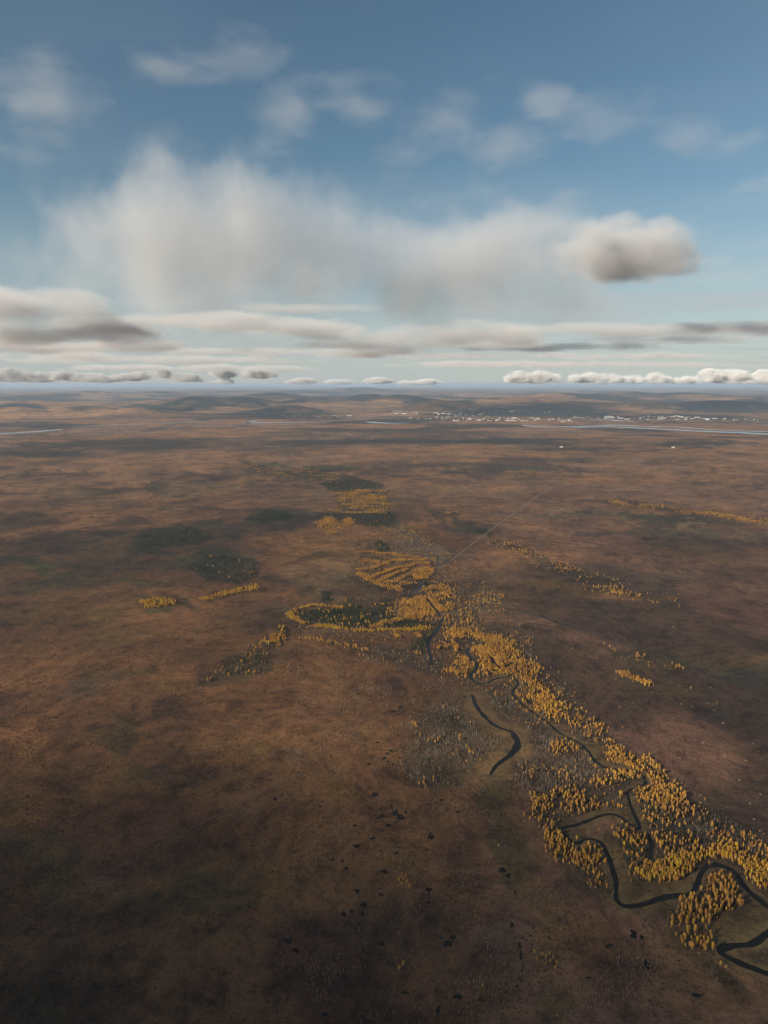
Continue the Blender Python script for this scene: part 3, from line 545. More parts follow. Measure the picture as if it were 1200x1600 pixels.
# ------------------------------------------------------------------ trees
def tube(V, F, p, q, r0, r1, n=5):
    p = np.array(p, float); q = np.array(q, float); d = q - p; d /= np.linalg.norm(d)
    u = np.cross(d, (0, 0, 1) if abs(d[2]) < .9 else (1, 0, 0)); u /= np.linalg.norm(u); v = np.cross(d, u); b = len(V)
    for c, r in ((p, r0), (q, r1)):
        for i in range(n):
            a = 2 * math.pi * i / n; V.append(c + r * (u * math.cos(a) + v * math.sin(a)))
    for i in range(n): F.append((b + i, b + (i + 1) % n, b + n + (i + 1) % n, b + n + i))
def leafquad(V, F, c, nrm, s, g):
    nrm = nrm / np.linalg.norm(nrm); u = np.cross(nrm, g.normal(size=3)); u /= np.linalg.norm(u); v = np.cross(nrm, u); b = len(V)
    s2 = s * g.uniform(.6, 1.0)
    for a, e in ((-1, -.6), (.2, -1), (1, .3), (-.1, 1)): V.append(c + u * a * s * .5 + v * e * s2 * .5)
    F.append((b, b + 1, b + 2, b + 3))
def birch(seed):
    g = np.random.default_rng(seed); V, F = [], []
    H = 12.5; zc = 7.4; rz = 5.2; rx = 2.1
    tV, tF = [], []; tube(tV, tF, (0, 0, -.2), (g.uniform(-.3, .3), g.uniform(-.3, .3), 7.5), .2, .1); tube(tV, tF, tV[-1], (0, 0, 11.5), .1, .03)
    for i in range(6):
        a = g.uniform(0, 6.28); z = g.uniform(3, 7); tube(tV, tF, (0, 0, z), (1.7 * math.cos(a), 1.7 * math.sin(a), z + 2), .07, .02, 3)
    ph = g.uniform(0, 6.28, 6)
    def lump(d):
        a = math.atan2(d[1], d[0])
        return 1 + .16 * math.sin(2 * a + ph[0] + 2 * d[2]) + .13 * math.sin(3 * a + ph[1] - 3 * d[2]) + .12 * math.sin(5 * d[2] + ph[2])
    # inner body
    nl, nm = 7, 8; b = len(V)
    for i in range(nl + 1):
        th = math.pi * i / nl
        for j in range(nm):
            a = 2 * math.pi * j / nm; d = np.array((math.sin(th) * math.cos(a), math.sin(th) * math.sin(a), math.cos(th)))
            wz = 1.0 - .25 * d[2]
            V.append(np.array((d[0] * rx * wz, d[1] * rx * wz, d[2] * rz)) * .74 * lump(d) + (0, 0, zc))
    for i in range(nl):
        for j in range(nm): F.append((b + i * nm + j, b + (i + 1) * nm + j, b + (i + 1) * nm + (j + 1) % nm, b + i * nm + (j + 1) % nm))
    for k in range(150):
        d = g.normal(size=3); d /= np.linalg.norm(d); wz = 1.0 - .25 * d[2]; r = g.uniform(.74, 1.08) * lump(d)
        c = np.array((d[0] * rx * wz, d[1] * rx * wz, d[2] * rz)) * r + (0, 0, zc)
        leafquad(V, F, c, np.array((d[0], d[1], d[2] * .6 + .25)) + g.normal(size=3) * .35, g.uniform(.7, 1.25), g)
    return mesh('crown', V, F), mesh('trunk', tV, tF)
def spruce(seed):
    g = np.random.default_rng(seed); V, F = [], []; H = 11.0; nlay = 8
    for i in range(nlay):
        z = 1.0 + (H - 1.6) * i / nlay; r = 1.75 * (1 - (i / nlay) ** 1.15) + .2; n = 9; b = len(V); V.append(np.array((0, 0, z + 2.1)))
        for j in range(n * 2):
            a = math.pi * j / n + g.uniform(-.1, .1); rr_ = r * (g.uniform(.85, 1.15) if j % 2 == 0 else .5)
            V.append(np.array((rr_ * math.cos(a), rr_ * math.sin(a), z - (.35 if j % 2 == 0 else -.15) + g.uniform(-.15, .15))))
        for j in range(n * 2): F.append((b, b + 1 + j, b + 1 + (j + 1) % (2 * n)))
    tV, tF = [], []; tube(tV, tF, (0, 0, -.2), (0, 0, H), .15, .03)
    return mesh('crown', V, F), mesh('trunk', tV, tF)
def bare(seed):
    g = np.random.default_rng(seed); V, F = [], []; tV, tF = [], []; H = 9.0
    tube(tV, tF, (0, 0, -.2), (g.uniform(-.5, .5), g.uniform(-.5, .5), H), .17, .04, 4)
    for i in range(16):
        a = g.uniform(0, 6.28); z = g.uniform(2.0, 8.2); l = g.uniform(.9, 2.2) * (1.15 - z / 11)
        q = np.array((l * math.cos(a), l * math.sin(a), z + l * g.uniform(.7, 1.4))); tube(V, F, (0, 0, z), q, .06, .025, 3)
        for k in range(4):
            m_ = np.array((0, 0, z)) + (q - (0, 0, z)) * g.uniform(.4, 1); e = m_ + g.normal(size=3) * .35 + (0, 0, g.uniform(.4, 1.0)); tube(V, F, m_, e, .045, .03, 3)
    return mesh('crown', V, F), mesh('trunk', tV, tF)
def bush(seed, n=30, h=1.0):
    g = np.random.default_rng(seed); V, F = [], []
    for k in range(n):
        d = g.normal(size=3); d[2] = abs(d[2]); d /= np.linalg.norm(d); r = g.uniform(.55, 1.05)
        leafquad(V, F, np.array((d[0], d[1], d[2] * h)) * r, d + g.normal(size=3) * .4, g.uniform(.4, .75), g)
    return mesh('foliage', V, F)

KINDS = ['gold', 'yellow', 'spruce', 'bare']
TPL = {'gold': [birch(i) for i in range(1, 5)], 'spruce': [spruce(i) for i in range(1, 4)], 'bare': [bare(i) for i in range(1, 5)]}
TPL['yellow'] = [(c.copy(), t) for c, t in TPL['gold'][:3]]
CM = {'gold': 'gold', 'yellow': 'yellow', 'spruce': 'spruce', 'bare': 'twig'}; TM = {'gold': 'birch_bark', 'yellow': 'birch_bark', 'spruce': 'dark_bark', 'bare': 'grey_bark'}
for k in KINDS:
    for c, t in TPL[k]:
        for me_, m_ in ((c, M[CM[k]]), (t, M[TM[k]])):
            if not me_.materials: me_.materials.append(m_)
def joined(c, t, name):
    V = [v.co[:] for v in c.vertices] + [v.co[:] for v in t.vertices]; n = len(c.vertices)
    F = [tuple(p.vertices) for p in c.polygons] + [tuple(i + n for i in p.vertices) for p in t.polygons]
    me_ = mesh(name, V, F); me_.materials.append(c.materials[0]); me_.materials.append(t.materials[0])
    me_.polygons.foreach_set('material_index', [0] * len(c.polygons) + [1] * len(t.polygons)); return me_

def scatter(poly, sp, g):
    lo, hi = poly.min(0), poly.max(0); nx, ny = int((hi[0] - lo[0]) / sp) + 1, int((hi[1] - lo[1]) / sp) + 1
    if nx * ny > 400000: s = math.sqrt(nx * ny / 400000); sp *= s; nx, ny = int((hi[0] - lo[0]) / sp) + 1, int((hi[1] - lo[1]) / sp) + 1
    i, j = np.meshgrid(np.arange(nx), np.arange(ny)); P = np.stack([lo[0] + (i.ravel() + .5 * (j.ravel() % 2)) * sp, lo[1] + j.ravel() * sp], -1)
    return P + g.uniform(-.42, .42, P.shape) * sp
def wob(P, a=9): return P + np.stack([fbm(P[:, 0] / 26, P[:, 1] / 26, 101) - .5, fbm(P[:, 0] / 26, P[:, 1] / 26, 102) - .5], -1) * 2 * a
all_water = [(creek, 5.8)] + [(oxbow, 32)] + [(l, 5.5) for k, l in slough.items()]
TREES = {k: [] for k in KINDS}   # rows: x, y, scale, rot, variant, place
PLACES = ['marsh low', 'marsh pools', 'marsh creek', 'marsh belt', 'west of the creek', 'east margin', 'middle', 'bright band', 'east edge', 'near bend', 'dense', 'clump', 'grey', 'ridges', 'spruce belt', 'west clump', 'far', 'east strip', 'far east', 'marsh']
def mplace(p):
    x, y = pix(p[0], p[1]); return 'marsh creek' if x > 830 else 'marsh low' if y > 1490 else 'marsh belt' if y < 1095 else 'marsh pools'
TS = .66
def put(P, wt, pl, g, smin=.75, smax=1.25):
    if not len(P): return
    cw = np.cumsum(wt) / sum(wt); jit = (fbm(P[:, 0] / 22, P[:, 1] / 22, 55, 3) - .5) * 1.1
    r = np.clip(g.uniform(0, 1, len(P)) * .72 + .14 + jit * .55, 0, .9999); k = np.searchsorted(cw, r)
    for i in range(len(P)):
        kk = KINDS[min(k[i], 3)]; q_ = pl if pl != 'marsh' else mplace(P[i])
        TREES[kk].append((P[i, 0], P[i, 1], TS * g.uniform(smin, smax), g.uniform(0, 6.28), g.integers(0, 12), PLACES.index(q_)))
for wi, (poly, sp, wt, fl, pl) in enumerate(WOOD_G):
    g = np.random.default_rng(100 + wi); big = pl in ('far', 'far east')
    x_, y_ = poly[:, 0], poly[:, 1]; size = math.sqrt(abs(np.dot(x_, np.roll(y_, 1)) - np.dot(y_, np.roll(x_, 1))) / 2)
    P = scatter(np.vstack([poly, poly.min(0) - .12 * size, poly.max(0) + .12 * size]), sp * (.70 if not big else .58), g)
    lf = max(.30 * size, 20); la = (.16 if wt[0] < .9 else .09) * size
    Q = wob(P, 9) + np.stack([fbm(P[:, 0] / lf, P[:, 1] / lf, 201 + wi) - .5, fbm(P[:, 0] / lf, P[:, 1] / lf, 301 + wi) - .5], -1) * 2 * la + g.normal(0, min(2.5 + .03 * size, 14) if pl != 'far east' or wt[0] > .9 else 34, P.shape)
    P = P[inpoly(Q, poly)]
    dens = fbm(P[:, 0] / (30 if not big else 70), P[:, 1] / (30 if not big else 70), 7, 4)
    P = P[(g.uniform(0, 1, len(P)) * .35 + dens * .65) < fl * .5 + (.12 if fl > .85 else .05)]
    if not big:
        for poly2 in CLEAR_G:
            if len(P): P = P[~inpoly(P, poly2)]
        for ln, dd in all_water:
            if len(P): P = P[distline(P, ln) > dd]
    s = 1.0 if not big else .85
    if pl == 'near bend': s = 1.2
    put(P, wt, pl, g, .58 * s, 1.34 * s)
for wi, (poly, sp, wt, fl, pl) in enumerate(WOOD_G):     # saplings and brush under the trees
    if pl in ('far', 'far east', 'clump'): continue
    g = np.random.default_rng(500 + wi); P = scatter(poly, 4.4, g); P = P[inpoly(wob(wob(P, 12), 6) + g.normal(0, 7, P.shape), poly)]
    P = P[fbm(P[:, 0] / 28, P[:, 1] / 28, 77, 3) + g.uniform(-.1, .1, len(P)) < .56]
    for poly2 in CLEAR_G:
        if len(P): P = P[~inpoly(P, poly2)]
    for ln, dd in all_water:
        if len(P): P = P[distline(P, ln) > dd]
    put(P, (.25 * wt[0] + .02, wt[1] * .2, .06 + .4 * wt[2], .5), pl, g, .26, .52)
for si, (px_, wd, wt) in enumerate(STRIPS):
    g = np.random.default_rng(300 + si); ln = smooth_line(to_ground(px_), 2)
    lo, hi = ln.min(0) - wd, ln.max(0) + wd; P = scatter(np.array([lo, (lo[0], hi[1]), hi, (hi[0], lo[1])]), 4.6, g)
    P = P[distline(wob(P, 9) + g.normal(0, 2.5, P.shape), ln) < wd / 2]; P = P[g.uniform(0, 1, len(P)) * .4 + .6 * fbm(P[:, 0] / 24, P[:, 1] / 24, 91, 3) < .62]; put(P, wt, 'ridges' if si < 10 else 'spruce belt', g, .8, 1.2)
# mixed fringe along the whole creek corridor
g = np.random.default_rng(800)
CORR = to_ground([(540,840),(640,818),(700,862),(765,922),(805,928),(800,960),(855,1040),(935,1120),(1062,1228),(1092,1260),(1240,1322),(1240,1420),(1110,1345),(1060,1340),(1000,1380),(940,1392),(828,1280),(815,1180),(780,1110),(720,1072),(640,1058),(560,1024),(470,1002),(448,960),(520,938),(600,928),(552,900)])
P = scatter(CORR, 4.8, g); P = P[inpoly(wob(wob(P, 20), 8) + g.normal(0, 9, P.shape), CORR)]; d = fbm(P[:, 0] / 34, P[:, 1] / 34, 66, 4)
P = P[d * .7 + g.uniform(0, .3, len(P)) < .50]
for poly2 in CLEAR_G: P = P[~inpoly(P, poly2)]
for ln, dd in all_water: P = P[distline(P, ln) > dd]
put(P, (.2, .0, .2, .60), 'grey', g, .4, .9)
# pale snags standing loose in the marsh
def region(poly_px, sp, g): 
    p = to_ground(poly_px); P = scatter(p, sp, g); return P[inpoly(P, p)]
g = np.random.default_rng(900)
for poly_px, thr, sp in [([(450,1085),(700,1060),(735,1100),(640,1160),(640,1230),(760,1215),(790,1300),(840,1560),(800,1620),(420,1620),(450,1400),(520,1250)], .51, 5.2),
                     ([(400,1010),(560,1020),(690,1050),(700,1085),(560,1095),(430,1060)], .52, 5.6), ([(860,1340),(960,1420),(1040,1430),(1060,1540),(860,1600),(830,1400)], .52, 5.6), ([(735,1500),(810,1500),(830,1620),(720,1620)], .36, 4.5),
                     ([(380,1150),(480,1180),(440,1330),(330,1330),(300,1240)], .58, 7), ([(545,840),(575,850),(555,920),(600,935),(560,950),(520,930)], .52, 6)]:
    P = region(poly_px, sp, g); d = fbm(P[:, 0] / 38, P[:, 1] / 38, 33, 5)
    P = P[d + g.uniform(-.07, .07, len(P)) > thr]
    for ln, dd in all_water[:2]: P = P[distline(P, ln) > dd]
    put(P, (.02, 0, .05, .93), 'marsh', g, .36, .9)
for poly_px, n in [([(828,1488),(850,1484),(872,1500),(868,1516),(836,1508)], 8), ([(622,1368),(636,1366),(640,1388),(624,1388)], 6.5), ([(620,1502),(630,1500),(632,1518),(622,1518)], 6)]:
    put(region(poly_px, n, g), (.8, .15, 0, .05), 'clump', g, .6, .95)

LABEL = {'gold': 'golden autumn birch', 'yellow': 'bright yellow autumn birch', 'spruce': 'dark green narrow spruce', 'bare': 'leafless grey-brown tree'}
WHERE = {'west of the creek': 'in the wood west of the tight creek loops', 'east margin': 'along the eastern margin of the creek wood', 'middle': 'in the mixed wood between the two creek bends', 'bright band': 'in the bright band behind the nearest creek bend',
 'east edge': 'in the thin grey wood at the right edge', 'near bend': 'inside or below the nearest creek bend, lower right', 'dense': 'in the dense wood around the middle creek bends', 'clump': 'in a small clump beside the marsh', 'grey': 'in the grey leafless thicket near the oxbow pond',
 'ridges': 'on the curved ridges of the central wood', 'spruce belt': 'in the yellow-edged belt left of the creek', 'west clump': 'in the small western clumps', 'far': 'in the far central wood', 'east strip': 'in a thin strip on the eastern bog', 'far east': 'in the far eastern belts', 'marsh': 'standing loose in the dark foreground marsh', 'marsh low': 'standing loose in the dark marsh near the bottom edge', 'marsh pools': 'standing loose among the small black bog pools', 'marsh creek': 'standing loose in the marsh below the near creek bends', 'marsh belt': 'standing loose in the brown marsh under the spruce belt'}
NAME = {'gold': 'golden_birch_tree', 'yellow': 'yellow_birch_tree', 'spruce': 'spruce_tree', 'bare': 'bare_tree'}
PLURAL = {'gold': 'golden birches', 'yellow': 'yellow birches', 'spruce': 'spruces', 'bare': 'leafless trees'}

def stuff_instances(name, P, S, Rz, V, templates, label, cat):
    """one object: points that carry a template tree each"""
    me_ = bpy.data.meshes.new(name); me_.vertices.add(len(P)); me_.vertices.foreach_set('co', np.asarray(P, np.float32).ravel())
    for an, ty, arr in (('sc', 'FLOAT', np.asarray(S, np.float32)), ('rz', 'FLOAT', np.asarray(Rz, np.float32)), ('vr', 'INT', np.asarray(V, np.int32))):
        a = me_.attributes.new(an, ty, 'POINT'); a.data.foreach_set('value', arr)
    me_.update(); o = bpy.data.objects.new(name, me_); COL.objects.link(o)
    ng = bpy.data.node_groups.new(name, 'GeometryNodeTree')
    ng.interface.new_socket('Geometry', in_out='INPUT', socket_type='NodeSocketGeometry'); ng.interface.new_socket('Geometry', in_out='OUTPUT', socket_type='NodeSocketGeometry')
    gi, go = N(ng, 'NodeGroupInput'), N(ng, 'NodeGroupOutput'); jn = N(ng, 'GeometryNodeJoinGeometry')
    def attr(n_, ty):
        a = N(ng, 'GeometryNodeInputNamedAttribute', data_type=ty); a.inputs['Name'].default_value = n_; return a.outputs['Attribute']
    sc_, rz_, vr_ = attr('sc', 'FLOAT'), attr('rz', 'FLOAT'), attr('vr', 'INT')
    cx = N(ng, 'ShaderNodeCombineXYZ'); L(ng, rz_, cx.inputs[2])
    for i, tm in enumerate(templates):
        ob = bpy.data.objects.new(name + '_source', tm)
        oi = N(ng, 'GeometryNodeObjectInfo'); oi.inputs['Object'].default_value = ob; oi.inputs['As Instance'].default_value = True
        cmp_ = N(ng, 'FunctionNodeCompare', data_type='INT', operation='EQUAL'); L(ng, vr_, cmp_.inputs[2]); cmp_.inputs[3].default_value = i
        ip = N(ng, 'GeometryNodeInstanceOnPoints'); L(ng, gi.outputs[0], ip.inputs['Points']); L(ng, cmp_.outputs[0], ip.inputs['Selection']); L(ng, oi.outputs['Geometry'], ip.inputs['Instance'])
        L(ng, cx.outputs[0], ip.inputs['Rotation']); L(ng, sc_, ip.inputs['Scale']); L(ng, ip.outputs[0], jn.inputs[0])
    L(ng, jn.outputs[0], go.inputs[0])
    md = o.modifiers.new('scatter', 'NODES'); md.node_group = ng
    tag(o, label, cat, None, 'stuff'); return o

def plant(kind, rows):
    for x, y, s, rz, v, pl in rows:
        c, t = TPL[kind][int(v) % len(TPL[kind])]; place = PLACES[int(pl)]
        e = bpy.data.objects.new(NAME[kind], None); COL.objects.link(e); e.location = (x, y, 0); e.rotation_euler = (0, 0, rz); e.scale = (s, s, s); e.empty_display_size = 1
        sz = s / TS; ad = 'tall ' if sz > 1.08 else 'small ' if sz < .72 else ''
        tag(e, ad + LABEL[kind] + ' ' + WHERE[place], 'tree', ad + PLURAL[kind] + ' ' + WHERE[place])
        for nm, d in (('trunk', t), ('crown', c)):
            o = bpy.data.objects.new(nm, d); COL.objects.link(o); o.parent = e
for k in KINDS:
    T = np.array(TREES[k]); px_, py_ = pix(T[:, 0], T[:, 1]); vis = (px_ > 4) & (px_ < 1196) & (py_ < 1596)
    key = np.where(vis, np.hypot(T[:, 0], T[:, 1]) / (T[:, 2] if k != 'bare' else T[:, 2] ** .8), 1e9)
    order = np.argsort(key); n = min(300, int(vis.sum()))
    plant(k, T[order[:n]]); rest = T[order[n:]]
    print('TREES', k, len(T), 'rest', len(rest))
    if len(rest):
        tm = [joined(c, t, NAME[k]) for c, t in TPL[k]]
        stuff_instances({'gold': 'golden_birch_wood', 'yellow': 'yellow_birch_wood', 'spruce': 'spruce_wood', 'bare': 'leafless_wood'}[k],
            np.stack([rest[:, 0], rest[:, 1], rest[:, 0] * 0], -1), rest[:, 2], rest[:, 3], rest[:, 4].astype(int) % len(tm), tm, 'the farther ' + PLURAL[k] + ' of the creek woods and plain', 'woodland')

# low heath shrubs over the nearer bog
g = np.random.default_rng(77)
P = region([(-120,1640),(-60,1040),(420,960),(800,960),(1260,960),(1320,1640)], 8.5, g)
d = fbm(P[:, 0] / 60, P[:, 1] / 60, 23, 5) + .25 * (fbm(P[:, 0] / 300, P[:, 1] / 300, 24, 3) - .5); px_, py_ = pix(P[:, 0], P[:, 1])
thr = np.where(px_ > 700 + (py_ - 960) * .75, .64, .49)
P = P[d + g.uniform(-.06, .06, len(P)) > thr]
for ln, dd in all_water: P = P[distline(P, ln) > dd * .9]
print('SHRUBS', len(P))
bm_ = [bush(i) for i in range(3)]
for b in bm_: b.materials.append(M['shrub'])
stuff_instances('heath_shrubs', np.stack([P[:, 0], P[:, 1], P[:, 0] * 0], -1), g.uniform(.6, 1.9, len(P)), g.uniform(0, 6.28, len(P)), g.integers(0, 3, len(P)), bm_, 'low brown heath shrubs scattered over the bog', 'shrubs')

# lone pale bushes on the eastern plain
LONE = [(925,1027),(932,1029),(962,1061),(1020,1082),(989,1099),(1051,1122),(1064,1100),(1082,1104),(1099,1161),(1063,1185),(1132,1182),(1165,1189),(1177,1162),(1005,957),(1034,971),(1052,980),(1130,1130),(937,940),(1156,1219),(1188,1241),(1172,1256),(1095,1255),(1178,1280),(895,1013),(968,1105),(1014,1040),(1110,1075)]
M['pale_bush'] = leaf_material('pale_willow_leaves', [(0, (.22,.14,.08)), (.6, (.32,.22,.13)), (1, (.42,.26,.09))])
lb_ = [bush(50 + i, 60, 1.1) for i in range(3)]
for b in lb_: b.materials.append(M['pale_bush'])
for i, (x, y) in enumerate(LONE):
    q = gnd(x, y); o = add('willow_bush', lb_[i % 3], None, None, 'lone pale willow bush on the open brown eastern plain', 'bush', 'lone willow bushes on the eastern plain')
    o.location = (q[0], q[1], 0); s = random.uniform(1.3, 2.6); o.scale = (s, s, s * .9); o.rotation_euler = (0, 0, random.uniform(0, 6))

# ------------------------------------------------------------------ far town
M['white_wall'] = plain_material('pale_building_walls', (.75,.72,.66), (.62,.6,.56), .02)
M['grey_roof'] = plain_material('metal_roofs', (.5,.5,.5), (.36,.36,.37), .02)
M['tan_wall'] = plain_material('tan_building_walls', (.55,.46,.36), (.45,.38,.3), .02)
def house_mesh(l, wd, h, ridge, wall):
    x, y = l / 2, wd / 2
    V = [(-x,-y,-3),(x,-y,-3),(x,y,-3),(-x,y,-3),(-x,-y,h),(x,-y,h),(x,y,h),(-x,y,h),(-x - 1,0,h + ridge),(x + 1,0,h + ridge),(-x - 1,-y - 1,h - .3),(x + 1,-y - 1,h - .3),(x + 1,y + 1,h - .3),(-x - 1,y + 1,h - .3)]
    F = [(0,1,5,4),(1,2,6,5),(2,3,7,6),(3,0,4,7),(10,11,9,8),(12,13,8,9),(5,6,9),(7,4,8)]
    me_ = mesh('town_building', V, F); me_.materials.append(wall); me_.materials.append(M['grey_roof'])
    me_.polygons.foreach_set('material_index', [0, 0, 0, 0, 1, 1, 0, 0]); return me_
HM = [house_mesh(60, 24, 12, 5, M['white_wall']), house_mesh(95, 30, 14, 4, M['white_wall']), house_mesh(40, 18, 9, 5, M['tan_wall']), house_mesh(130, 40, 16, 3, M['white_wall']), house_mesh(30, 20, 22, 3, M['tan_wall'])]
TOWN = [((590,642,655,647), 26), ((640,652,700,656), 14), ((680,645,760,652), 36), ((690,652,800,658), 50), ((790,653,900,659), 50), ((895,650,985,656), 40), ((1000,650,1080,656), 40), ((1080,652,1140,657), 14), ((1140,655,1200,660), 6), ((480,648,570,654), 14), ((430,646,480,652), 6), ((730,640,860,646), 12)]
g = np.random.default_rng(5)
TOWN_AT = ['in the left cluster of the town', 'just right of the photo centre, by the river', 'in the upper middle of the town', 'in the lower middle of the town', 'in the brightest row of the town', 'around the arched hall', 'in the dense right cluster of the town', 'at the right end of the town', 'beyond the right end of the town', 'left of the town by the river', 'farthest left of the town', 'behind the town under the hills']
for (x0, y0, x1, y1), n in TOWN:
    for i in range(n):
        q = gnd(g.uniform(x0, x1), g.uniform(y0, y1)); z = float(elev(np.array([q[0]]), np.array([q[1]]))[0])
        side = TOWN_AT[[q_[0] for q_ in TOWN].index((x0, y0, x1, y1))]
        o = add('town_building', HM[int(g.integers(0, 5))], None, None, 'tiny pale building ' + side, 'building', 'distant buildings ' + side)
        o.location = (q[0], q[1], z); o.rotation_euler = (0, 0, g.choice([0, 1.57, .3, -.2]) + g.uniform(-.1, .1)); s = g.uniform(.35, .85); o.scale = (s, s, s)
# the arched white hall
V, F = [], []
nseg = 14
for e in (-70, 70):
    for i in range(nseg + 1):
        a = math.pi * i / nseg; V.append((95 * math.cos(a), e, 42 * math.sin(a)))
for i in range(nseg): F.append((i, i + 1, nseg + 2 + i, nseg + 1 + i))
F += [tuple(range(nseg, -1, -1)), tuple(range(nseg + 1, 2 * nseg + 2))]
hall = add('arched_hall', mesh('arched_hall', V, F), M['white_wall'], None, 'largest white arched hall in the distant town, right of centre', 'hall')
q = gnd(952, 653); hall.location = (q[0], q[1], -.5)
for (x, y, lb) in [(877, 699, 'small white cabin alone on the far plain, the left of two'), (1052, 699.5, 'small white cabin beside the dark spruce patch on the far plain')]:
    q = gnd(x, y); o = add('cabin', HM[2].copy(), None, None, lb, 'cabin'); o.location = (q[0], q[1], 0); o.data.materials[0] = M['white_wall']; o.scale = (.8, .8, .9); o.data.name = 'cabin'

# ------------------------------------------------------------------ air
m, t, o_ = mat('blue_haze'); pv = N(t, 'ShaderNodeVolumePrincipled'); pv.inputs['Density'].default_value = 1.4e-5; pv.inputs['Color'].default_value = (.60, .76, .96, 1); pv.inputs['Anisotropy'].default_value = 0.0
L(t, pv.outputs[0], o_.inputs['Volume'])
zl, zh, e = float(GZc.min()) - 1.5, CAM_H + 40, 320000
hb = add('haze', mesh('haze', [(-e,-e,zl),(e,-e,zl),(e,e,zl),(-e,e,zl),(-e,-e,zh),(e,-e,zh),(e,e,zh),(-e,e,zh)], [(3,2,1,0),(4,5,6,7),(0,1,5,4),(1,2,6,5),(2,3,7,6),(3,0,4,7)]), m, kind='stuff', label='thin blue haze over the whole plain', cat='haze')

# ------------------------------------------------------------------ clouds
def ico(n=2):
    import bmesh
    b = bmesh.new(); bmesh.ops.create_icosphere(b, subdivisions=n, radius=1.0); me_ = bpy.data.meshes.new('cloud'); b.to_mesh(me_); b.free(); return me_
def cloud_material(dens, feat, gain=1.5, amp=1.6, cut=.15, flat=0.0, stretch=(1,1,1), col=(1,1,1), aniso=0.0, detail=4, rot=0.0):
    m, t, o_ = mat('cloud_vapour')
    tc = N(t, 'ShaderNodeTexCoord').outputs['Object']; p = N(t, 'ShaderNodeNewGeometry').outputs['Position']
    ln = N(t, 'ShaderNodeVectorMath', operation='LENGTH'); L(t, tc, ln.inputs[0])
    fall = math_(t, 'SUBTRACT', 1.0, ln.outputs['Value'])
    q = mapping(t, p, scale=stretch, rot=(0, rot, 0))
    n = noise(t, q, 1 / feat, detail, .58)
    v = math_(t, 'ADD', math_(t, 'MULTIPLY', fall, gain), math_(t, 'MULTIPLY', math_(t, 'SUBTRACT', n, .5), amp))
    v = math_(t, 'SUBTRACT', v, cut)
    if flat:
        sx = N(t, 'ShaderNodeSeparateXYZ'); L(t, tc, sx.inputs[0])
        v = math_(t, 'SUBTRACT', v, math_(t, 'MULTIPLY', math_(t, 'MAXIMUM', math_(t, 'SUBTRACT', -.35, sx.outputs[2]), 0.0), flat))
    v = math_(t, 'MINIMUM', math_(t, 'MAXIMUM', v, 0.0), 1.0)
    edge = math_(t, 'MULTIPLY', fall, 6.0, clamp=True)
    pv = N(t, 'ShaderNodeVolumePrincipled'); pv.inputs['Color'].default_value = (*col, 1); pv.inputs['Anisotropy'].default_value = aniso
    L(t, math_(t, 'MULTIPLY', math_(t, 'MULTIPLY', v, edge), dens), pv.inputs['Density']); L(t, pv.outputs[0], o_.inputs['Volume']); return m
ICO = ico(3)
def cloud(px, py, D, rx, ry, depth, label, dens, feat, group=None, tilt=0.0, **kw):
    c = far(px, py, D); s = D / FPX
    me_ = ICO.copy(); me_.name = 'cloud'; me_.materials.append(cloud_material(dens, feat, **kw))
    o = add('cloud', me_, None, None, label, 'cloud', group); o.location = c; o.scale = (rx * s, depth, ry * s); o.rotation_euler = (0, tilt, 0); return o
# big soft masses
cloud(315, 390, 16000, 320, 180, 2300, 'big soft wispy white cloud left of centre with ragged top', .00072, 1350, gain=1.5, amp=2.6, cut=.30, stretch=(1.0, 1, .8), detail=6)
cloud(735, 415, 17000, 370, 125, 2200, 'wide hazy white cloud bank in the middle of the sky', .0009, 1400, gain=1.2, amp=2.7, cut=.27, stretch=(.8, 1, 1.1), detail=6)
cloud(985, 402, 12000, 135, 70, 1000, 'puffy flat-bottomed cloud right of centre', .0042, 640, gain=1.5, amp=4.2, cut=.22, flat=2.2, stretch=(.75,1,1.15), detail=7)
cloud(975, 348, 12500, 40, 26, 350, 'small puff above the flat-bottomed cloud', .0025, 300, gain=1.5, amp=2.0, cut=.3)
GW = 'small thin white wisps high in the blue sky'
for i, (x, y, rx, ry, tl) in enumerate([(250,104,70,26,.05),(350,92,90,34,-.1),(55,150,110,60,.0),(445,185,75,50,-.4),(555,158,75,36,.1),(690,200,95,50,-.45),(790,232,90,32,-.15),(935,182,70,34,-.1),(1062,215,52,26,0),(1155,228,45,20,-.3),(855,160,60,24,0),(1190,286,45,14,0),(20,238,70,18,0),(880,312,40,16,0),(1125,403,65,12,0),(1160,428,90,15,0)]):
    cloud(x, y, 9500, rx * 1.35, ry * 1.3, 800, 'thin white wisp of cloud high in the blue sky', .00042, 480, GW, tl, gain=1.5, amp=5.2, cut=.55, stretch=(.55, .8, 1.2), detail=6)
GB = 'long grey cloud bands low in the sky'
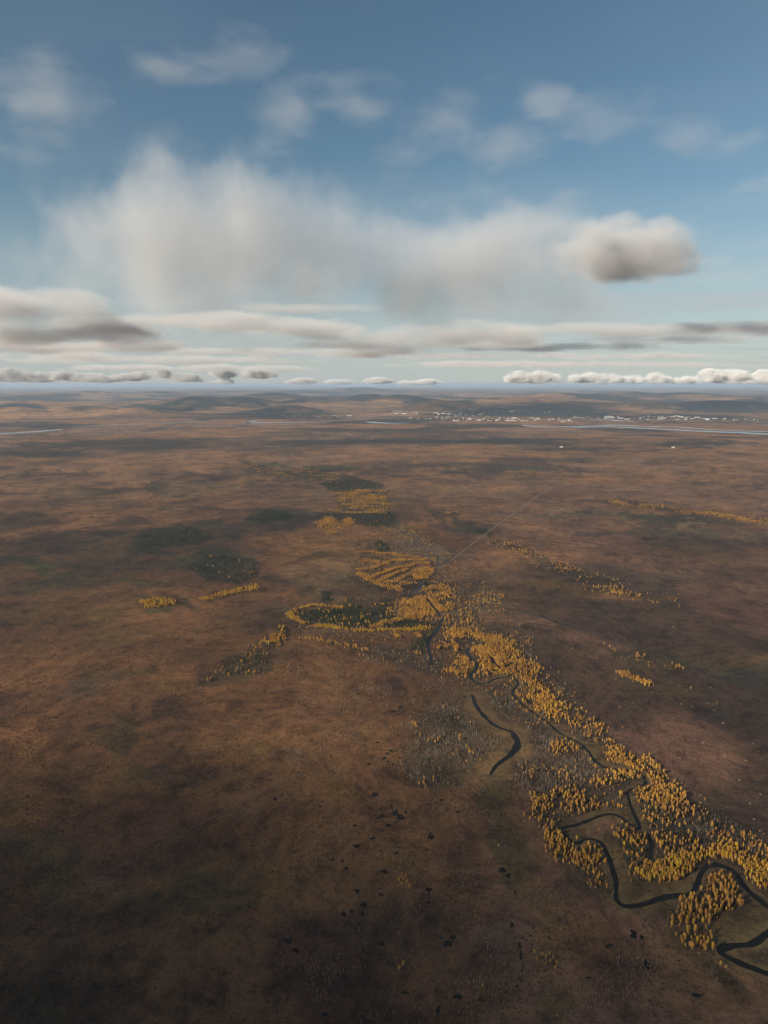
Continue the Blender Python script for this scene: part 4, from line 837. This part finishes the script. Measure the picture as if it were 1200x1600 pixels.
for i, (x, y, rx, ry, D, dn) in enumerate([(50,488,230,40,12500,.0028),(70,522,240,22,13500,.0028),(330,506,190,22,13000,.0026),(480,512,200,20,14000,.0022),(720,520,280,22,13500,.0026),(960,517,260,13,14500,.0018),(1160,515,130,13,14500,.0024),(620,538,330,10,16500,.0016),(350,549,120,8,19000,.0022),(250,562,330,9,22000,.0014),(700,555,300,7,22000,.0012),(1060,530,200,7,20000,.0012),(900,570,400,6,30000,.0010),(480,482,160,10,15000,.0012),(750,568,180,6,26000,.0012),(60,555,180,9,20000,.0014),(120,542,240,14,17000,.0028),(30,470,140,16,14000,.0014),(300,575,260,7,30000,.0018),(560,550,240,9,21000,.0018),(860,543,240,8,20000,.0014),(1010,556,240,7,24000,.0014),(180,500,160,12,15500,.0016)]):
    cloud(x, y, D, rx, ry, D * .09, 'long flat grey cloud band low over the plain', dn * 1.25, 560, GB, gain=1.2, amp=3.8, cut=.30, stretch=(.36, .36, 1.1), detail=6)
GC = 'row of small bright clouds along the horizon'
for i, (x, y, rx, ry) in enumerate([(15,587,42,13),(60,590,26,10),(100,588,30,10),(150,590,45,9),(215,588,30,9),(250,582,17,12),(292,590,30,9),(345,582,24,12),(402,582,34,12),(345,595,22,6),(470,595,26,6),(530,596,24,5),(590,594,24,6),(640,597,24,5),(670,596,22,6),(810,590,24,11),(850,590,30,12),(915,590,28,10),(950,592,24,10),(990,592,22,9),(1028,591,24,10),(1075,593,24,9),(1112,588,26,12),(1150,590,34,14),(1190,590,34,13)]):
    cloud(x, y + 2, 46000, rx * 1.1, ry * 1.25, 800, 'small bright heaped cloud sitting on the horizon', .0075, 700, GC, gain=1.5, amp=4.6, cut=.2, flat=4.0, stretch=(.7, 1, 1.0), detail=5, aniso=-.35)

# unseen cloud added behind the camera, placed and sized to shade the nearest bog
def shade_cloud(gx, gy, alt, rx, ry, dens, label):
    k = alt / math.tan(SUN_EL); h = sun_dir[:2] / np.linalg.norm(sun_dir[:2])
    me_ = ICO.copy(); me_.name = 'cloud'; me_.materials.append(cloud_material(dens, 900, gain=2.2, amp=.9, cut=.0))
    o = add('cloud', me_, None, None, label, 'cloud', 'unseen shading clouds behind the viewer'); o.location = (gx + h[0] * k, gy + h[1] * k, alt); o.scale = (rx, ry, 420)
shade_cloud(-820, 330, 2300, 1700, 960, .0022, 'unseen grey cloud added behind the viewer to shade the nearest bog')

# single the clouds of a row out by their place
ORD = 'first second third fourth fifth sixth seventh eighth ninth tenth eleventh twelfth thirteenth fourteenth fifteenth sixteenth seventeenth eighteenth nineteenth twentieth twenty-first twenty-second twenty-third twenty-fourth twenty-fifth'.split()
for grp, txt in ((GW, 'thin white wisp high in the blue sky, %s from the left'), (GC, 'small bright heaped cloud on the horizon, %s from the left')):
    row = sorted([o for o in COL.objects if o.get('group') == grp], key=lambda o: o.location.x / o.location.y)
    for o, w_ in zip(row, ORD): o['label'] = txt % w_
